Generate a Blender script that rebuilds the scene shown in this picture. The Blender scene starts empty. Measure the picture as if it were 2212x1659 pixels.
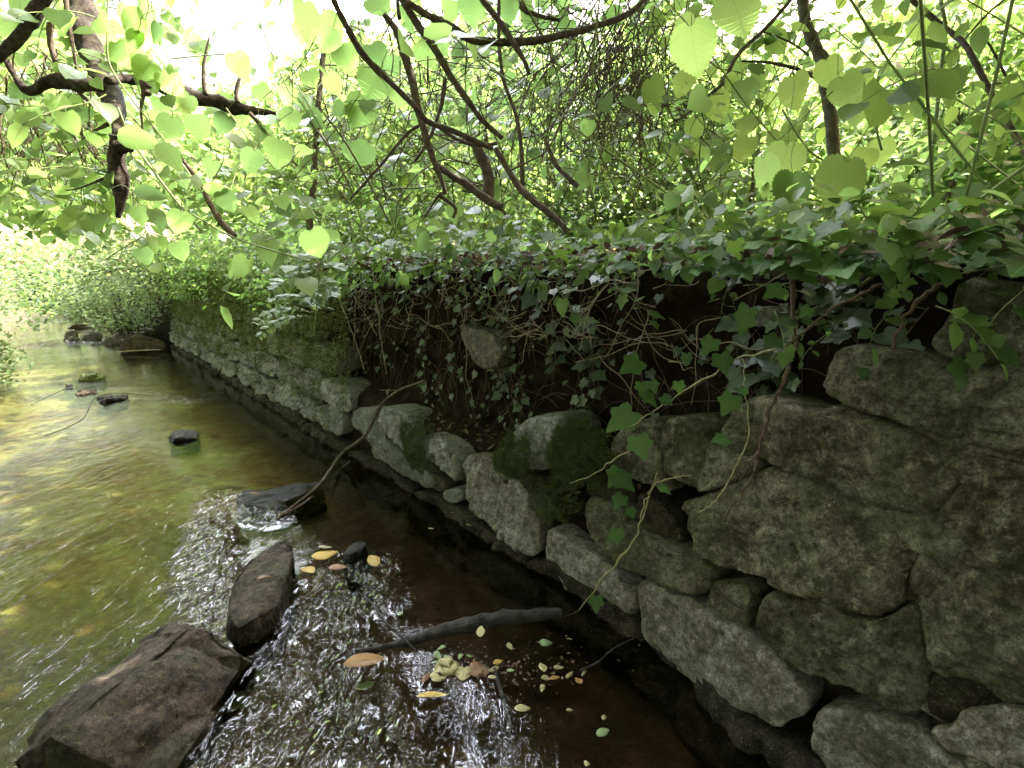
import bpy, bmesh, math, random
import numpy as np
from mathutils import Vector
SC=bpy.context.scene; COL=SC.collection
R=math.radians
random.seed(7); RG=np.random.default_rng(11)
# ------------------------------------------------------------------ camera
FPX=512.;PITCH=math.atan(114/FPX);CP,SP=math.cos(PITCH),math.sin(PITCH);EYE=1.0
cd=bpy.data.cameras.new('camera');cam=bpy.data.objects.new('camera',cd);COL.objects.link(cam)
cd.sensor_width=36;cd.lens=18.0;cd.clip_start=.02;cd.clip_end=400
cam.location=(0,0,EYE);cam.rotation_euler=(math.pi/2-PITCH,0,0);SC.camera=cam
# ------------------------------------------------------------------ light
SUN_AZ,SUN_EL=R(58),R(54)
w=bpy.data.worlds.new('World');SC.world=w;w.use_nodes=True
nt=w.node_tree;sky=nt.nodes.new('ShaderNodeTexSky');sky.sky_type='NISHITA';sky.sun_disc=False
sky.sun_elevation=SUN_EL;sky.sun_rotation=SUN_AZ;sky.air_density=1.0;sky.dust_density=4.0;sky.ozone_density=1.0
bg=nt.nodes['Background'];wm=nt.nodes.new('ShaderNodeMix');wm.data_type='RGBA';wm.blend_type='MULTIPLY';wm.inputs[0].default_value=1
wm.inputs[7].default_value=(1.22,.97,.62,1)        # thin bright cloud: whiter than a clear sky
nt.links.new(sky.outputs[0],wm.inputs[6])
# bright cloud patch added above the view so the riffle reflects white
def wn(ty,**k):
    n=nt.nodes.new(ty)
    for a,b in k.items():setattr(n,a,b)
    return n
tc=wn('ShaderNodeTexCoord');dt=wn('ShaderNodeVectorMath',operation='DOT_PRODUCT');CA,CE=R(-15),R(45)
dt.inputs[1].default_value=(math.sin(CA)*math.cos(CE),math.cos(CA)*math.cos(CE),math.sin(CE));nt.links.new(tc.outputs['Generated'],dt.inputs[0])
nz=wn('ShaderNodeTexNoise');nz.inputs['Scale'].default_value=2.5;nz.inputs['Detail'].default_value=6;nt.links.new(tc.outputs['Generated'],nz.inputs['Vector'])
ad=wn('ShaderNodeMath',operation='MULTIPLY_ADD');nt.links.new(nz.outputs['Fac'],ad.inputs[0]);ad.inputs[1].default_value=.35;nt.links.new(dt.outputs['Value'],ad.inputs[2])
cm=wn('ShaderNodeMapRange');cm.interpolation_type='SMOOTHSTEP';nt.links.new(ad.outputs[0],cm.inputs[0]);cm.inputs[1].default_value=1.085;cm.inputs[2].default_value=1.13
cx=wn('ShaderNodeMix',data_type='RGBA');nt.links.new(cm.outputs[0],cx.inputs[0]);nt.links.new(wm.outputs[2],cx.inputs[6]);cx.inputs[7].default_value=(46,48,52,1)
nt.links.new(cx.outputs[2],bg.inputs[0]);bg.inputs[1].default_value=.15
sl=bpy.data.lights.new('sun','SUN');sl.energy=5.0;sl.angle=R(.5);sl.color=(1,.95,.86)
so=bpy.data.objects.new('sun',sl);COL.objects.link(so)
sd=Vector((math.sin(SUN_AZ)*math.cos(SUN_EL),math.cos(SUN_AZ)*math.cos(SUN_EL),math.sin(SUN_EL)))
so.rotation_euler=sd.to_track_quat('Z','Y').to_euler();so.location=(0,0,30)
SC.view_settings.view_transform='Standard';SC.view_settings.look='None'
SC.view_settings.exposure=2.65;SC.view_settings.gamma=1
SC.cycles.max_bounces=10;SC.cycles.transparent_max_bounces=12;SC.cycles.transmission_bounces=6;SC.cycles.diffuse_bounces=5
SC.cycles.use_denoising=True
# ------------------------------------------------------------------ geometry of the place
def ray(sx,sy):
    x=sx/2.5-512;y=sy/2.5-384
    return np.array([x,FPX*CP-y*SP,-FPX*SP-y*CP])/FPX
def W(sx,sy,d): return np.array([0,0,EYE])+ray(sx,sy)*d
def G(sx,sy,z=0.):
    r=ray(sx,sy);return np.array([0,0,EYE])+r*((z-EYE)/r[2])
def cr(P,n=8):
    P=np.asarray(P,float);Q=np.vstack([2*P[0]-P[1],P,2*P[-1]-P[-2]]);o=[]
    for i in range(1,len(Q)-2):
        for t in np.arange(n)/n:
            o.append(.5*(2*Q[i]+(Q[i+1]-Q[i-1])*t+(2*Q[i-1]-5*Q[i]+4*Q[i+1]-Q[i+2])*t*t+(-Q[i-1]+3*Q[i]-3*Q[i+1]+Q[i+2])*t**3))
    o.append(Q[-2]);return np.array(o)
PATH=[(1.6,-1.05),(1.1,-.15),(.80,.38),(.508,.857),(.249,1.313),(-.25,1.88),(-.782,2.49),(-2.2,4.08),(-4.2,6.34),(-6.3,8.7),(-9.5,12.0),(-14,16.2),(-22,23)]
PP=cr(PATH,16);SS=np.r_[0,np.cumsum(np.linalg.norm(np.diff(PP,axis=0),axis=1))]
TT=np.gradient(PP,axis=0);TT/=np.linalg.norm(TT,axis=1)[:,None]
def base(s):
    s=np.asarray(s,float)
    b=np.stack([np.interp(s,SS,PP[:,k]) for k in (0,1)],-1);t=np.stack([np.interp(s,SS,TT[:,k]) for k in (0,1)],-1)
    t/=np.linalg.norm(t,axis=-1,keepdims=True);return b,t,np.stack([-t[...,1],t[...,0]],-1)
def near(q):
    i=int(np.argmin(np.linalg.norm(PP-q,axis=1)));best=None
    for j in (i-1,i):
        if 0<=j<len(PP)-1:
            a,b=PP[j],PP[j+1];u=np.clip(np.dot(q-a,b-a)/np.dot(b-a,b-a),0,1);c=a+u*(b-a);d=np.linalg.norm(q-c)
            if best is None or d<best[0]:best=(d,SS[j]+u*(SS[j+1]-SS[j]))
    b,t,n=base(best[1]);return best[1],float(np.dot(q-b,n))
SB=.06;BT=.1
def face(s,z,off=0.):       # s along the wall, z up, off out from the stone face -> world
    b,t,n=base(s);z=np.asarray(z,float)
    xy=b+n*np.asarray(off-SB-BT*z)[...,None];return np.concatenate([xy,np.broadcast_to(z,xy.shape[:-1])[...,None]],-1)
def SW(s,o,z):              # s along, o out from waterline (negative = behind the wall)
    b,t,n=base(s);xy=b+n*o;return np.array([xy[0],xy[1],z])
def onwall(sx,sy,off=0.):
    r=ray(sx,sy);hi=None
    f=lambda d:(lambda P:near(P[:2])[1]-(off-SB-BT*P[2]))(np.array([0,0,EYE])+r*d)
    for d in np.arange(.25,20,.05):
        if f(d)<0: hi=d;lo=d-.05;break
    if hi is None:hi=20;lo=19.9
    for _ in range(14):
        m=(lo+hi)/2
        if f(m)<0:hi=m
        else:lo=m
    P=np.array([0,0,EYE])+r*hi;return near(P[:2])[0],P[2],P
ZO={1:(0,0,2.37),2:(800,0,2.37),3:(1660,0,2.37),4:(0,600,2.37),5:(800,600,2.37),6:(1660,600,2.37),7:(0,1220,2.212),8:(800,1220,2.212),9:(1660,1220,2.37)}
def Z(k,*p):                # points read in enlarged crop k -> pixels of the photograph
    a,b,c=ZO[k];return [(a+x/c,b+y/c) for x,y in p]
# ------------------------------------------------------------------ noise
_pm=RG.permutation(512)%256;_pm=np.r_[_pm,_pm,_pm];_gr=RG.normal(size=(256,3));_gr/=np.linalg.norm(_gr,axis=1)[:,None]
def N3(p,f=1.,o=0.):
    p=np.asarray(p,float)*f+o;i=np.floor(p).astype(int);d=p-i;i&=255;u=d*d*d*(d*(d*6-15)+10);r=0
    for a in (0,1):
        for b in (0,1):
            for c in (0,1):
                g=_gr[_pm[_pm[_pm[(i[...,0]+a)&255]+((i[...,1]+b)&255)]+((i[...,2]+c)&255)]&255]
                wgt=(u[...,0] if a else 1-u[...,0])*(u[...,1] if b else 1-u[...,1])*(u[...,2] if c else 1-u[...,2])
                r=r+wgt*(g[...,0]*(d[...,0]-a)+g[...,1]*(d[...,1]-b)+g[...,2]*(d[...,2]-c))
    return r*1.6
def fbm(p,f,oct=4,o=0.,g=.5): return sum(N3(p,f*2**k,o+k*7.3)*g**k for k in range(oct))
# ------------------------------------------------------------------ mesh helpers
def link(name,me,mat,parent=None):
    o=bpy.data.objects.new(name,me);COL.objects.link(o)
    if mat is not None: me.materials.append(mat)
    if parent is not None:o.parent=parent
    return o
def mesh(name,V,Fc,mat,parent=None,smooth=True,uv=None,tint=None):
    V=np.asarray(V,np.float32);me=bpy.data.meshes.new(name)
    if isinstance(Fc,np.ndarray):
        n,k=Fc.shape;me.vertices.add(len(V));me.vertices.foreach_set('co',V.ravel())
        me.loops.add(n*k);me.loops.foreach_set('vertex_index',Fc.ravel().astype(np.int32))
        me.polygons.add(n);me.polygons.foreach_set('loop_start',np.arange(0,n*k,k,dtype=np.int32))
        me.polygons.foreach_set('loop_total',np.full(n,k,np.int32))
        me.update(calc_edges=True)
    else: me.from_pydata(V.tolist(),[],Fc);me.update()
    if smooth:me.polygons.foreach_set('use_smooth',np.ones(len(me.polygons),bool))
    if tint is not None:
        a=me.attributes.new('tint','FLOAT','POINT');a.data.foreach_set('value',np.asarray(tint,np.float32))
    if uv is not None:
        a=me.attributes.new('leafuv','FLOAT2','POINT');a.data.foreach_set('vector',np.asarray(uv,np.float32).ravel())
    return link(name,me,mat,parent)
def empty(name,loc=(0,0,0)):
    o=bpy.data.objects.new(name,None);COL.objects.link(o);o.empty_display_size=.1
    return o                     # parts are modelled in world space, so their thing stays at the origin
def tag(o,label=None,cat=None,group=None,kind=None):
    if label:o['label']=label
    if cat:o['category']=cat
    if group:o['group']=group
    if kind:o['kind']=kind
    return o
def gridfaces(a,b):
    i=np.arange(a*b).reshape(a,b);return np.stack([i[:-1,:-1],i[1:,:-1],i[1:,1:],i[:-1,1:]],-1).reshape(-1,4)
class Tubes:                # many bent tapering stems in one mesh
    def __init__(s):s.V=[];s.F=[];s.n=0;s.T=[]
    def add(s,P,r,sides=6,rough=0.,n=None,sm=6,kn=0):
        P=np.asarray(P,float);
        if len(P)>2 and sm:Q=cr(P,sm)
        else:Q=P
        L=len(Q);r=np.atleast_1d(np.asarray(r,float));rr=np.interp(np.linspace(0,1,L),np.linspace(0,1,len(r)),r) if len(r)>1 else np.full(L,r[0])
        t=np.gradient(Q,axis=0);t/=np.linalg.norm(t,axis=1)[:,None]+1e-9
        up=np.array([.13,.21,.97]) if abs(t[:,2]).mean()<.8 else np.array([.95,.2,.1])
        a=np.cross(t,up);a/=np.linalg.norm(a,axis=1)[:,None];b=np.cross(t,a)
        th=np.arange(sides)/sides*2*np.pi
        ring=a[:,None]*np.cos(th)[None,:,None]+b[:,None]*np.sin(th)[None,:,None]
        rad=np.repeat(rr[:,None],sides,1)
        if rough:
            c=Q[:,None]+ring*rad[...,None];rad=rad*(1+rough*fbm(c,9/max(rr.max()*20,.3),3)+rough*.6*N3(c,2.2/max(rr.max(),.004)*.3))
            if kn:rad*=1+kn*np.maximum(0,N3(np.repeat(Q[:,None],sides,1),9.,3.))**2*3
        v=(Q[:,None]+ring*rad[...,None]).reshape(-1,3);i=np.arange(L*sides).reshape(L,sides)
        f=np.stack([i[:-1],np.roll(i,-1,1)[:-1],np.roll(i,-1,1)[1:],i[1:]],-1).reshape(-1,4)+s.n
        c0=len(v);v=np.vstack([v,Q[0],Q[-1]]);tri=[]
        for k in range(sides):
            k2=(k+1)%sides;tri.append((c0+s.n,i[0,k2]+s.n,i[0,k]+s.n,i[0,k]+s.n));tri.append((c0+1+s.n,i[-1,k]+s.n,i[-1,k2]+s.n,i[-1,k2]+s.n))
        s.V.append(v);s.F.append(f);s.T+=[(q[0],q[1],q[2]) for q in tri];s.n+=len(v);return Q
    def build(s,name,mat,parent=None):
        if not s.V:return None
        return mesh(name,np.vstack(s.V),[tuple(x) for x in np.vstack(s.F).tolist()]+s.T,mat,parent)
# ------------------------------------------------------------------ materials
def mat(name):
    m=bpy.data.materials.new(name);m.use_nodes=True;t=m.node_tree;t.nodes.clear()
    o=t.nodes.new('ShaderNodeOutputMaterial');return m,t,o
def nd(t,ty,**k):
    n=t.nodes.new(ty)
    for a,b in k.items():
        if a.startswith('i_'):n.inputs[a[2:].replace('_',' ')].default_value=b
        else:setattr(n,a,b)
    return n
def L(t,a,b):t.links.new(a,b)
def pos(t): return nd(t,'ShaderNodeNewGeometry').outputs['Position']
def noise(t,sc,det=6,ro=.6,vec=None,dist=0,stretch=None,off=None):
    n=nd(t,'ShaderNodeTexNoise');n.inputs['Scale'].default_value=sc;n.inputs['Detail'].default_value=det;n.inputs['Roughness'].default_value=ro;n.inputs['Distortion'].default_value=dist
    v=vec or pos(t)
    if stretch or off:
        m=nd(t,'ShaderNodeMapping');L(t,v,m.inputs[0]);v=m.outputs[0]
        if stretch:m.inputs['Scale'].default_value=stretch
        if off:m.inputs['Location'].default_value=off
    L(t,v,n.inputs['Vector']);return n.outputs['Fac']
def ramp(t,fac,*st,mode='LINEAR'):
    r=nd(t,'ShaderNodeValToRGB');r.color_ramp.interpolation=mode;e=r.color_ramp.elements
    while len(e)<len(st):e.new(.5)
    for q,(p_,c) in zip(e,st):
        q.position=p_;q.color=(*c,1) if not isinstance(c,(int,float)) else (c,c,c,1)
    L(t,fac,r.inputs[0]);return r.outputs[0]
def mix(t,fac,a,b,mode='MIX'):
    m=nd(t,'ShaderNodeMix',data_type='RGBA',blend_type=mode)
    for s_,v in ((m.inputs[0],fac),(m.inputs[6],a),(m.inputs[7],b)):
        if hasattr(v,'is_linked') or isinstance(v,bpy.types.NodeSocket):L(t,v,s_)
        elif isinstance(v,(int,float)):s_.default_value=v if s_.type=='VALUE' else (v,v,v,1)
        else:s_.default_value=(*v,1)
    return m.outputs[2]
def bump(t,h,st=.5,d=.01,nrm=None):
    b=nd(t,'ShaderNodeBump');b.inputs['Strength'].default_value=st;b.inputs['Distance'].default_value=d;L(t,h,b.inputs['Height'])
    if nrm:L(t,nrm,b.inputs['Normal'])
    return b.outputs[0]
def princ(t,o,col,rough=.8,nrm=None,spec=.4):
    p=nd(t,'ShaderNodeBsdfPrincipled')
    if isinstance(col,tuple):p.inputs['Base Color'].default_value=(*col,1)
    else:L(t,col,p.inputs['Base Color'])
    if isinstance(rough,(int,float)):p.inputs['Roughness'].default_value=rough
    else:L(t,rough,p.inputs['Roughness'])
    p.inputs['Specular IOR Level'].default_value=spec
    if nrm:L(t,nrm,p.inputs['Normal'])
    if o:L(t,p.outputs[0],o.inputs[0])
    return p
def mix3(c,k):return tuple(x*k for x in c)
def stone_mat(name,c1,c2,c3,moss,mossamt,lich=.0,rough=.85,speck=.5,wet=False,algae=(.05,.075,.02)):
    m,t,o=mat(name);oi=nd(t,'ShaderNodeObjectInfo')
    n1=noise(t,7,8,.8);n2=noise(t,38,8,.85);n3=noise(t,170,4,.8)
    c=ramp(t,n1,(.36,mix3(c3,1.4)),(.46,c1),(.55,c2),(.66,mix3(c2,1.2)),(.74,c1))
    c=mix(t,ramp(t,n2,(.42,.9),(.50,0.)),c,c3);c=mix(t,ramp(t,n2,(.54,0.),(.63,.8)),c,mix3(c2,2.1))
    c=mix(t,ramp(t,n3,(.34,1.),(.46,0.)),c,tuple(x*.2 for x in c1))           # dark mineral grains
    c=mix(t,ramp(t,noise(t,210,2,.5,off=(3,1,2)),(.62,0.),(.72,speck)),c,(.42,.41,.36))
    va=nd(t,'ShaderNodeHueSaturation');L(t,c,va.inputs['Color'])
    mr=nd(t,'ShaderNodeMapRange');L(t,oi.outputs['Random'],mr.inputs[0]);mr.inputs[3].default_value=.72;mr.inputs[4].default_value=1.25;L(t,mr.outputs[0],va.inputs['Value']);c=va.outputs[0]
    nm=noise(t,6.5,8,.78,off=(9,4,1));nf=noise(t,48,6,.8,off=(5,5,5))
    c=mix(t,ramp(t,nm,(.60-mossamt*.3,0.),(.78-mossamt*.25,.6)),c,mix(t,nf,algae,moss))
    c=mix(t,ramp(t,nf,(.52,0.),(.66,mossamt*.75)),c,mix(t,ramp(t,nm,(.35,0.),(.6,1.)),tuple(x*.8 for x in c2),moss))
    c=mix(t,ramp(t,noise(t,95,5,.8,off=(1,7,5)),(.36,.55),(.48,0.)),c,tuple(x*.2 for x in c1))
    if lich:c=mix(t,ramp(t,noise(t,26,4,.6,off=(2,8,3),dist=.6),(.67-lich*.1,0.),(.70-lich*.1,.8)),c,(.40,.42,.36))
    b=bump(t,n2,1.,.016);b=bump(t,n3,.9,.004,b)
    princ(t,o,c,rough,b,.5 if wet else .25);return m
M={}
M['stone_far']=stone_mat('stone_far',(.28,.275,.25),(.38,.37,.34),(.16,.16,.13),(.12,.14,.04),.55)
M['stone_far_mossy']=stone_mat('stone_far_mossy',(.26,.26,.2),(.34,.34,.27),(.14,.15,.08),(.13,.16,.04),.8)
M['stone_pale']=stone_mat('stone_pale',(.25,.215,.165),(.34,.315,.265),(.10,.09,.075),(.05,.07,.02),.22,0,.85,.3)
M['stone_mossy']=stone_mat('stone_mossy',(.165,.135,.09),(.29,.265,.185),(.050,.034,.020),(.09,.125,.028),.62,0,.85,.3)
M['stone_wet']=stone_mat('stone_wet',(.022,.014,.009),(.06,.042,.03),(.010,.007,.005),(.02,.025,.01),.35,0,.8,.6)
M['rock_brown']=stone_mat('rock_brown',(.040,.027,.018),(.095,.07,.048),(.014,.011,.009),(.05,.06,.018),.42,0,.75,.25)
M['rock_pale']=stone_mat('rock_pale',(.20,.17,.15),(.33,.30,.28),(.12,.10,.08),(.09,.11,.03),.3,0,.6)
M['rock_black']=stone_mat('rock_black',(.010,.011,.010),(.026,.026,.024),(.006,.006,.006),(.015,.022,.008),.2,0,.4,.2)
M['rock_green']=stone_mat('rock_green',(.09,.12,.04),(.14,.17,.06),(.06,.06,.03),(.10,.16,.03),.8,0,.6)
def soil_mat():
    m,t,o=mat('soil');n1=noise(t,9,6,.65);n2=noise(t,60,6,.7)
    c=ramp(t,n1,(.35,(.009,.006,.004)),(.55,(.022,.015,.010)),(.7,(.05,.036,.024)))
    c=mix(t,ramp(t,n2,(.58,0.),(.78,.5)),c,(.08,.055,.038))
    g=nd(t,'ShaderNodeSeparateXYZ');L(t,pos(t),g.inputs[0])
    top=ramp(t,g.outputs[2],(.0,0.),(.97,0.),(1.0,1.))
    mr=nd(t,'ShaderNodeMapRange');L(t,g.outputs[2],mr.inputs[0]);mr.inputs[1].default_value=1.03;mr.inputs[2].default_value=1.12
    c=mix(t,mr.outputs[0],c,ramp(t,n1,(.4,(.04,.06,.015)),(.6,(.09,.12,.035))))
    princ(t,o,c,.95,bump(t,n2,1.,.02,bump(t,n1,.8,.05)),.1);return m
M['soil']=soil_mat()
def simple(name,a,b,sc=20,rough=.8,bs=.5,bd=.004,stretch=None,c=None,spec=.3):
    m,t,o=mat(name);n=noise(t,sc,6,.65,stretch=stretch);st=[(.35,a),(.65,b)]
    if c:st=[(.3,a),(.5,b),(.72,c)]
    princ(t,o,ramp(t,n,*st),rough,bump(t,noise(t,sc*4,5,.7,stretch=stretch),bs,bd),spec);return m
M['bark']=simple('bark',(.045,.032,.024),(.10,.075,.055),45,.9,.9,.006,c=(.17,.15,.11))
M['bark_mossy']=simple('bark_mossy',(.06,.045,.03),(.12,.10,.06),35,.9,.9,.008,c=(.15,.17,.07))
M['bark_lichen']=simple('bark_lichen',(.016,.010,.008),(.045,.032,.024),38,.95,1.,.014,c=(.14,.13,.09))
M['twig']=simple('twig',(.05,.035,.022),(.11,.08,.045),60,.8)
M['green_stem']=simple('green_stem',(.12,.17,.05),(.22,.26,.09),40,.6)
M['dry_stem']=simple('dry_stem',(.22,.17,.11),(.36,.30,.20),80,.8)
M['pale_runner']=simple('pale_runner',(.22,.21,.09),(.38,.34,.18),80,.6)
M['root']=simple('root',(.06,.038,.026),(.16,.11,.075),90,.85)
M['log']=simple('log',(.012,.010,.009),(.035,.031,.027),50,.6,1.,.010,c=(.07,.062,.05))
M['moss_bright']=simple('moss_bright',(.07,.09,.02),(.17,.20,.06),30,.95)
M['moss']=simple('moss',(.035,.055,.012),(.10,.13,.03),40,.95)
def leaf_mat(name,c1,c2,tr,k=.5,rough=.5,vein=(.15,.23,.07),va=.28,spec=.35,c3=None):
    m,t,o=mat(name);at=nd(t,'ShaderNodeAttribute',attribute_name='tint');uvn=nd(t,'ShaderNodeAttribute',attribute_name='leafuv')
    st=[(0.,c1),(.9,c2)]
    if c3:st=[(0.,c1),(.7,c2),(.93,c2),(1.,c3)]
    c=ramp(t,at.outputs['Fac'],*st);n=noise(t,70,4,.6)
    c=mix(t,ramp(t,n,(.35,.0),(.7,.45)),c,mix(t,1.,c,(.55,.6,.5),'MULTIPLY'))
    sx=nd(t,'ShaderNodeSeparateXYZ');L(t,uvn.outputs['Vector'],sx.inputs[0])
    ax=nd(t,'ShaderNodeMath',operation='ABSOLUTE');L(t,sx.outputs[0],ax.inputs[0])
    # side veins: bands of (v - |u|*0.9); midrib: |u| small
    mu=nd(t,'ShaderNodeMath',operation='MULTIPLY_ADD');L(t,ax.outputs[0],mu.inputs[0]);mu.inputs[1].default_value=-.8;L(t,sx.outputs[1],mu.inputs[2])
    m2=nd(t,'ShaderNodeMath',operation='MULTIPLY');L(t,mu.outputs[0],m2.inputs[0]);m2.inputs[1].default_value=7.
    fr=nd(t,'ShaderNodeMath',operation='PINGPONG');L(t,m2.outputs[0],fr.inputs[0]);fr.inputs[1].default_value=.5
    v1=ramp(t,fr.outputs[0],(.0,1.),(.10,0.));v2=ramp(t,ax.outputs[0],(.0,1.),(.035,0.))
    v=nd(t,'ShaderNodeMath',operation='MAXIMUM');L(t,v1,v.inputs[0]);L(t,v2,v.inputs[1])
    vm=nd(t,'ShaderNodeMath',operation='MULTIPLY');L(t,v.outputs[0],vm.inputs[0]);vm.inputs[1].default_value=va
    c=mix(t,vm.outputs[0],c,vein)
    p=princ(t,None,c,rough,bump(t,v.outputs[0],.3,.002),spec)
    tb=nd(t,'ShaderNodeBsdfTranslucent');tc=mix(t,vm.outputs[0],mix(t,at.outputs['Fac'],tuple(x*.6 for x in tr),tuple(min(1,x*a_) for x,a_ in zip(tr,(1.5,1.3,1.1)))),tuple(x*.6 for x in tr));L(t,tc,tb.inputs[0])
    ms=nd(t,'ShaderNodeMixShader');ms.inputs[0].default_value=k;L(t,p.outputs[0],ms.inputs[1]);L(t,tb.outputs[0],ms.inputs[2]);L(t,ms.outputs[0],o.inputs[0]);return m
M['leaf_lime']=leaf_mat('leaf_lime',(.05,.10,.025),(.13,.20,.05),(.30,.50,.15),.6,.4,spec=.5)
M['leaf_mid']=leaf_mat('leaf_mid',(.035,.075,.02),(.11,.17,.04),(.25,.45,.13),.58,.4,spec=.5)
M['leaf_far']=leaf_mat('leaf_far',(.08,.13,.03),(.16,.22,.07),(.34,.54,.18),.6,va=.0)
M['leaf_pale']=leaf_mat('leaf_pale',(.08,.14,.06),(.18,.27,.12),(.36,.50,.20),.45,va=.1)
M['leaf_canopy']=leaf_mat('leaf_canopy',(.04,.08,.02),(.08,.12,.03),(.16,.25,.05),.35,va=0.)
M['ivy_green']=leaf_mat('ivy_green',(.022,.06,.014),(.085,.16,.04),(.16,.30,.05),.3,.55,(.16,.25,.10),.5,.2)
M['ivy_dark']=leaf_mat('ivy_dark',(.022,.038,.018),(.10,.135,.075),(.08,.13,.04),.12,.38,(.16,.21,.14),.5,.5)
M['litter']=leaf_mat('litter',(.04,.024,.013),(.12,.08,.045),(.07,.04,.02),.1,.7,(.1,.06,.03),.2,.3,c3=(.22,.16,.08))
def dead(name,a,b):return leaf_mat(name,a,b,tuple(x*.8 for x in b),.2,.55,tuple(x*.6 for x in a),.35,.4)
M['dead_yellow']=dead('dead_yellow',(.36,.24,.05),(.48,.34,.08));M['dead_orange']=dead('dead_orange',(.22,.12,.04),(.34,.20,.06))
M['dead_pale']=dead('dead_pale',(.22,.20,.08),(.40,.36,.17));M['dead_brown']=dead('dead_brown',(.14,.08,.04),(.24,.14,.07))
M['dead_green']=dead('dead_green',(.15,.22,.09),(.24,.32,.14))
# ------------------------------------------------------------------ water and bed
def axis(lo,hi,a,b,fine,grow=1.12):
    x=list(np.arange(a,b,fine));s=fine
    while x[-1]<hi:s=min(s*grow,3);x.append(x[-1]+s)
    s=fine
    while x[0]>lo:s=min(s*grow,3);x.insert(0,x[0]-s)
    return np.array(x)
def sst(a,b,x):
    t=np.clip((x-a)/(b-a),0,1);return t*t*(3-2*t)
def water_mat():
    m,t,o=mat('water');P=pos(t);at=nd(t,'ShaderNodeAttribute',attribute_name='chop')
    mp=nd(t,'ShaderNodeMapping');L(t,P,mp.inputs[0]);mp.inputs['Rotation'].default_value=(0,0,R(-41));mp.inputs['Scale'].default_value=(1.6,.7,1)
    n=noise(t,18,2.6,.5,vec=mp.outputs[0],dist=1.6);n2=noise(t,7,3,.5,vec=mp.outputs[0],dist=.6)
    hm=nd(t,'ShaderNodeMath',operation='MULTIPLY');L(t,n,hm.inputs[0]);L(t,at.outputs['Fac'],hm.inputs[1])
    b=bump(t,hm.outputs[0],1.,.036);b=bump(t,n2,.4,.005,b)
    fr=nd(t,'ShaderNodeFresnel',i_IOR=1.5);L(t,b,fr.inputs['Normal'])
    tr=nd(t,'ShaderNodeBsdfTransparent');tr.inputs[0].default_value=(.86,.80,.62,1)
    gl=nd(t,'ShaderNodeBsdfGlossy');gl.inputs['Roughness'].default_value=.015;L(t,b,gl.inputs['Normal'])
    ms=nd(t,'ShaderNodeMixShader');L(t,fr.outputs[0],ms.inputs[0]);L(t,tr.outputs[0],ms.inputs[1]);L(t,gl.outputs[0],ms.inputs[2]);L(t,ms.outputs[0],o.inputs[0]);return m
def near_v(X,Y):            # outward distance from the waterline, vectorised
    q=np.stack([X.ravel(),Y.ravel()],-1);d=np.full(len(q),1e9);sg=np.zeros(len(q));ss=np.zeros(len(q))
    idx=np.arange(0,len(PP),4)
    for i0,i1 in zip(idx[:-1],idx[1:]):
        a,b=PP[i0],PP[i1];ab=b-a;u=np.clip(((q-a)@ab)/(ab@ab),0,1);c=a+u[:,None]*ab;dd=np.linalg.norm(q-c,axis=1)
        k=dd<d;d[k]=dd[k];cross=ab[0]*(q[:,1]-a[1])-ab[1]*(q[:,0]-a[0]);sg[k]=np.sign(cross)[k];ss[k]=(SS[i0]+u*(SS[i1]-SS[i0]))[k]
    return (d*sg).reshape(X.shape),ss.reshape(X.shape)
gx=axis(-40,6,-2.3,.75,.013);gy=axis(-4,45,.65,3.0,.013)
X,Y=np.meshgrid(gx,gy,indexing='ij');OUT,SL=near_v(X,Y)
chop=.025+.05*sst(.5,1.1,OUT)*(.5+1.2*np.clip(N3(np.stack([X*.8+Y*.6,(Y-X)*.4,X*0],-1),2.5)+.2,0,1))
def seg(pts,wd,amp):
    global chop
    g=[G(*p)[:2] for p in pts]
    for a,b in zip(g[:-1],g[1:]):
        ab=b-a;u=np.clip(((X-a[0])*ab[0]+(Y-a[1])*ab[1])/(ab@ab),0,1)
        d=np.hypot(X-a[0]-u*ab[0],Y-a[1]-u*ab[1])*(1+.35*N3(np.stack([X,Y,X*0],-1),6.));chop=np.maximum(chop,amp*np.exp(-(d/wd)**4))
seg([(560,1240),(520,1330),(520,1480),(580,1560)],.09,1.)
seg([(680,1290),(560,1260)],.09,.8)
seg([(880,1440),(800,1560),(780,1700),(800,1800),(640,1900)],.15,1.)
seg([(820,1600),(900,1740),(960,1900)],.11,1.)
seg([(150,860),(430,830)],.3,.9)
seg([(0,930),(500,1000)],.12,.35)
chop*=np.clip(1-sst(.42,.12,OUT)*.0,0,1)
pw=np.stack([X*.75+Y*.66,(-X*.66+Y*.75)*.45,X*0],-1);wv=.10*(SL*0+1)
Hh=.0035*N3(pw,4.)*(.4+chop)+chop*(.0085*N3(pw+.25*N3(pw,6.)[...,None],13.)+.0042*N3(pw+.12*N3(pw,20.,4.)[...,None],38.,2.)+.0006*N3(pw,70.,5.))
Hh*=(np.hypot(X,Y)<9)
wo=mesh('water',np.stack([X,Y,Hh],-1).reshape(-1,3),gridfaces(*X.shape),water_mat());tag(wo,kind='structure')
a=wo.data.attributes.new('chop','FLOAT','POINT');a.data.foreach_set('value',chop.ravel().astype(np.float32))
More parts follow.
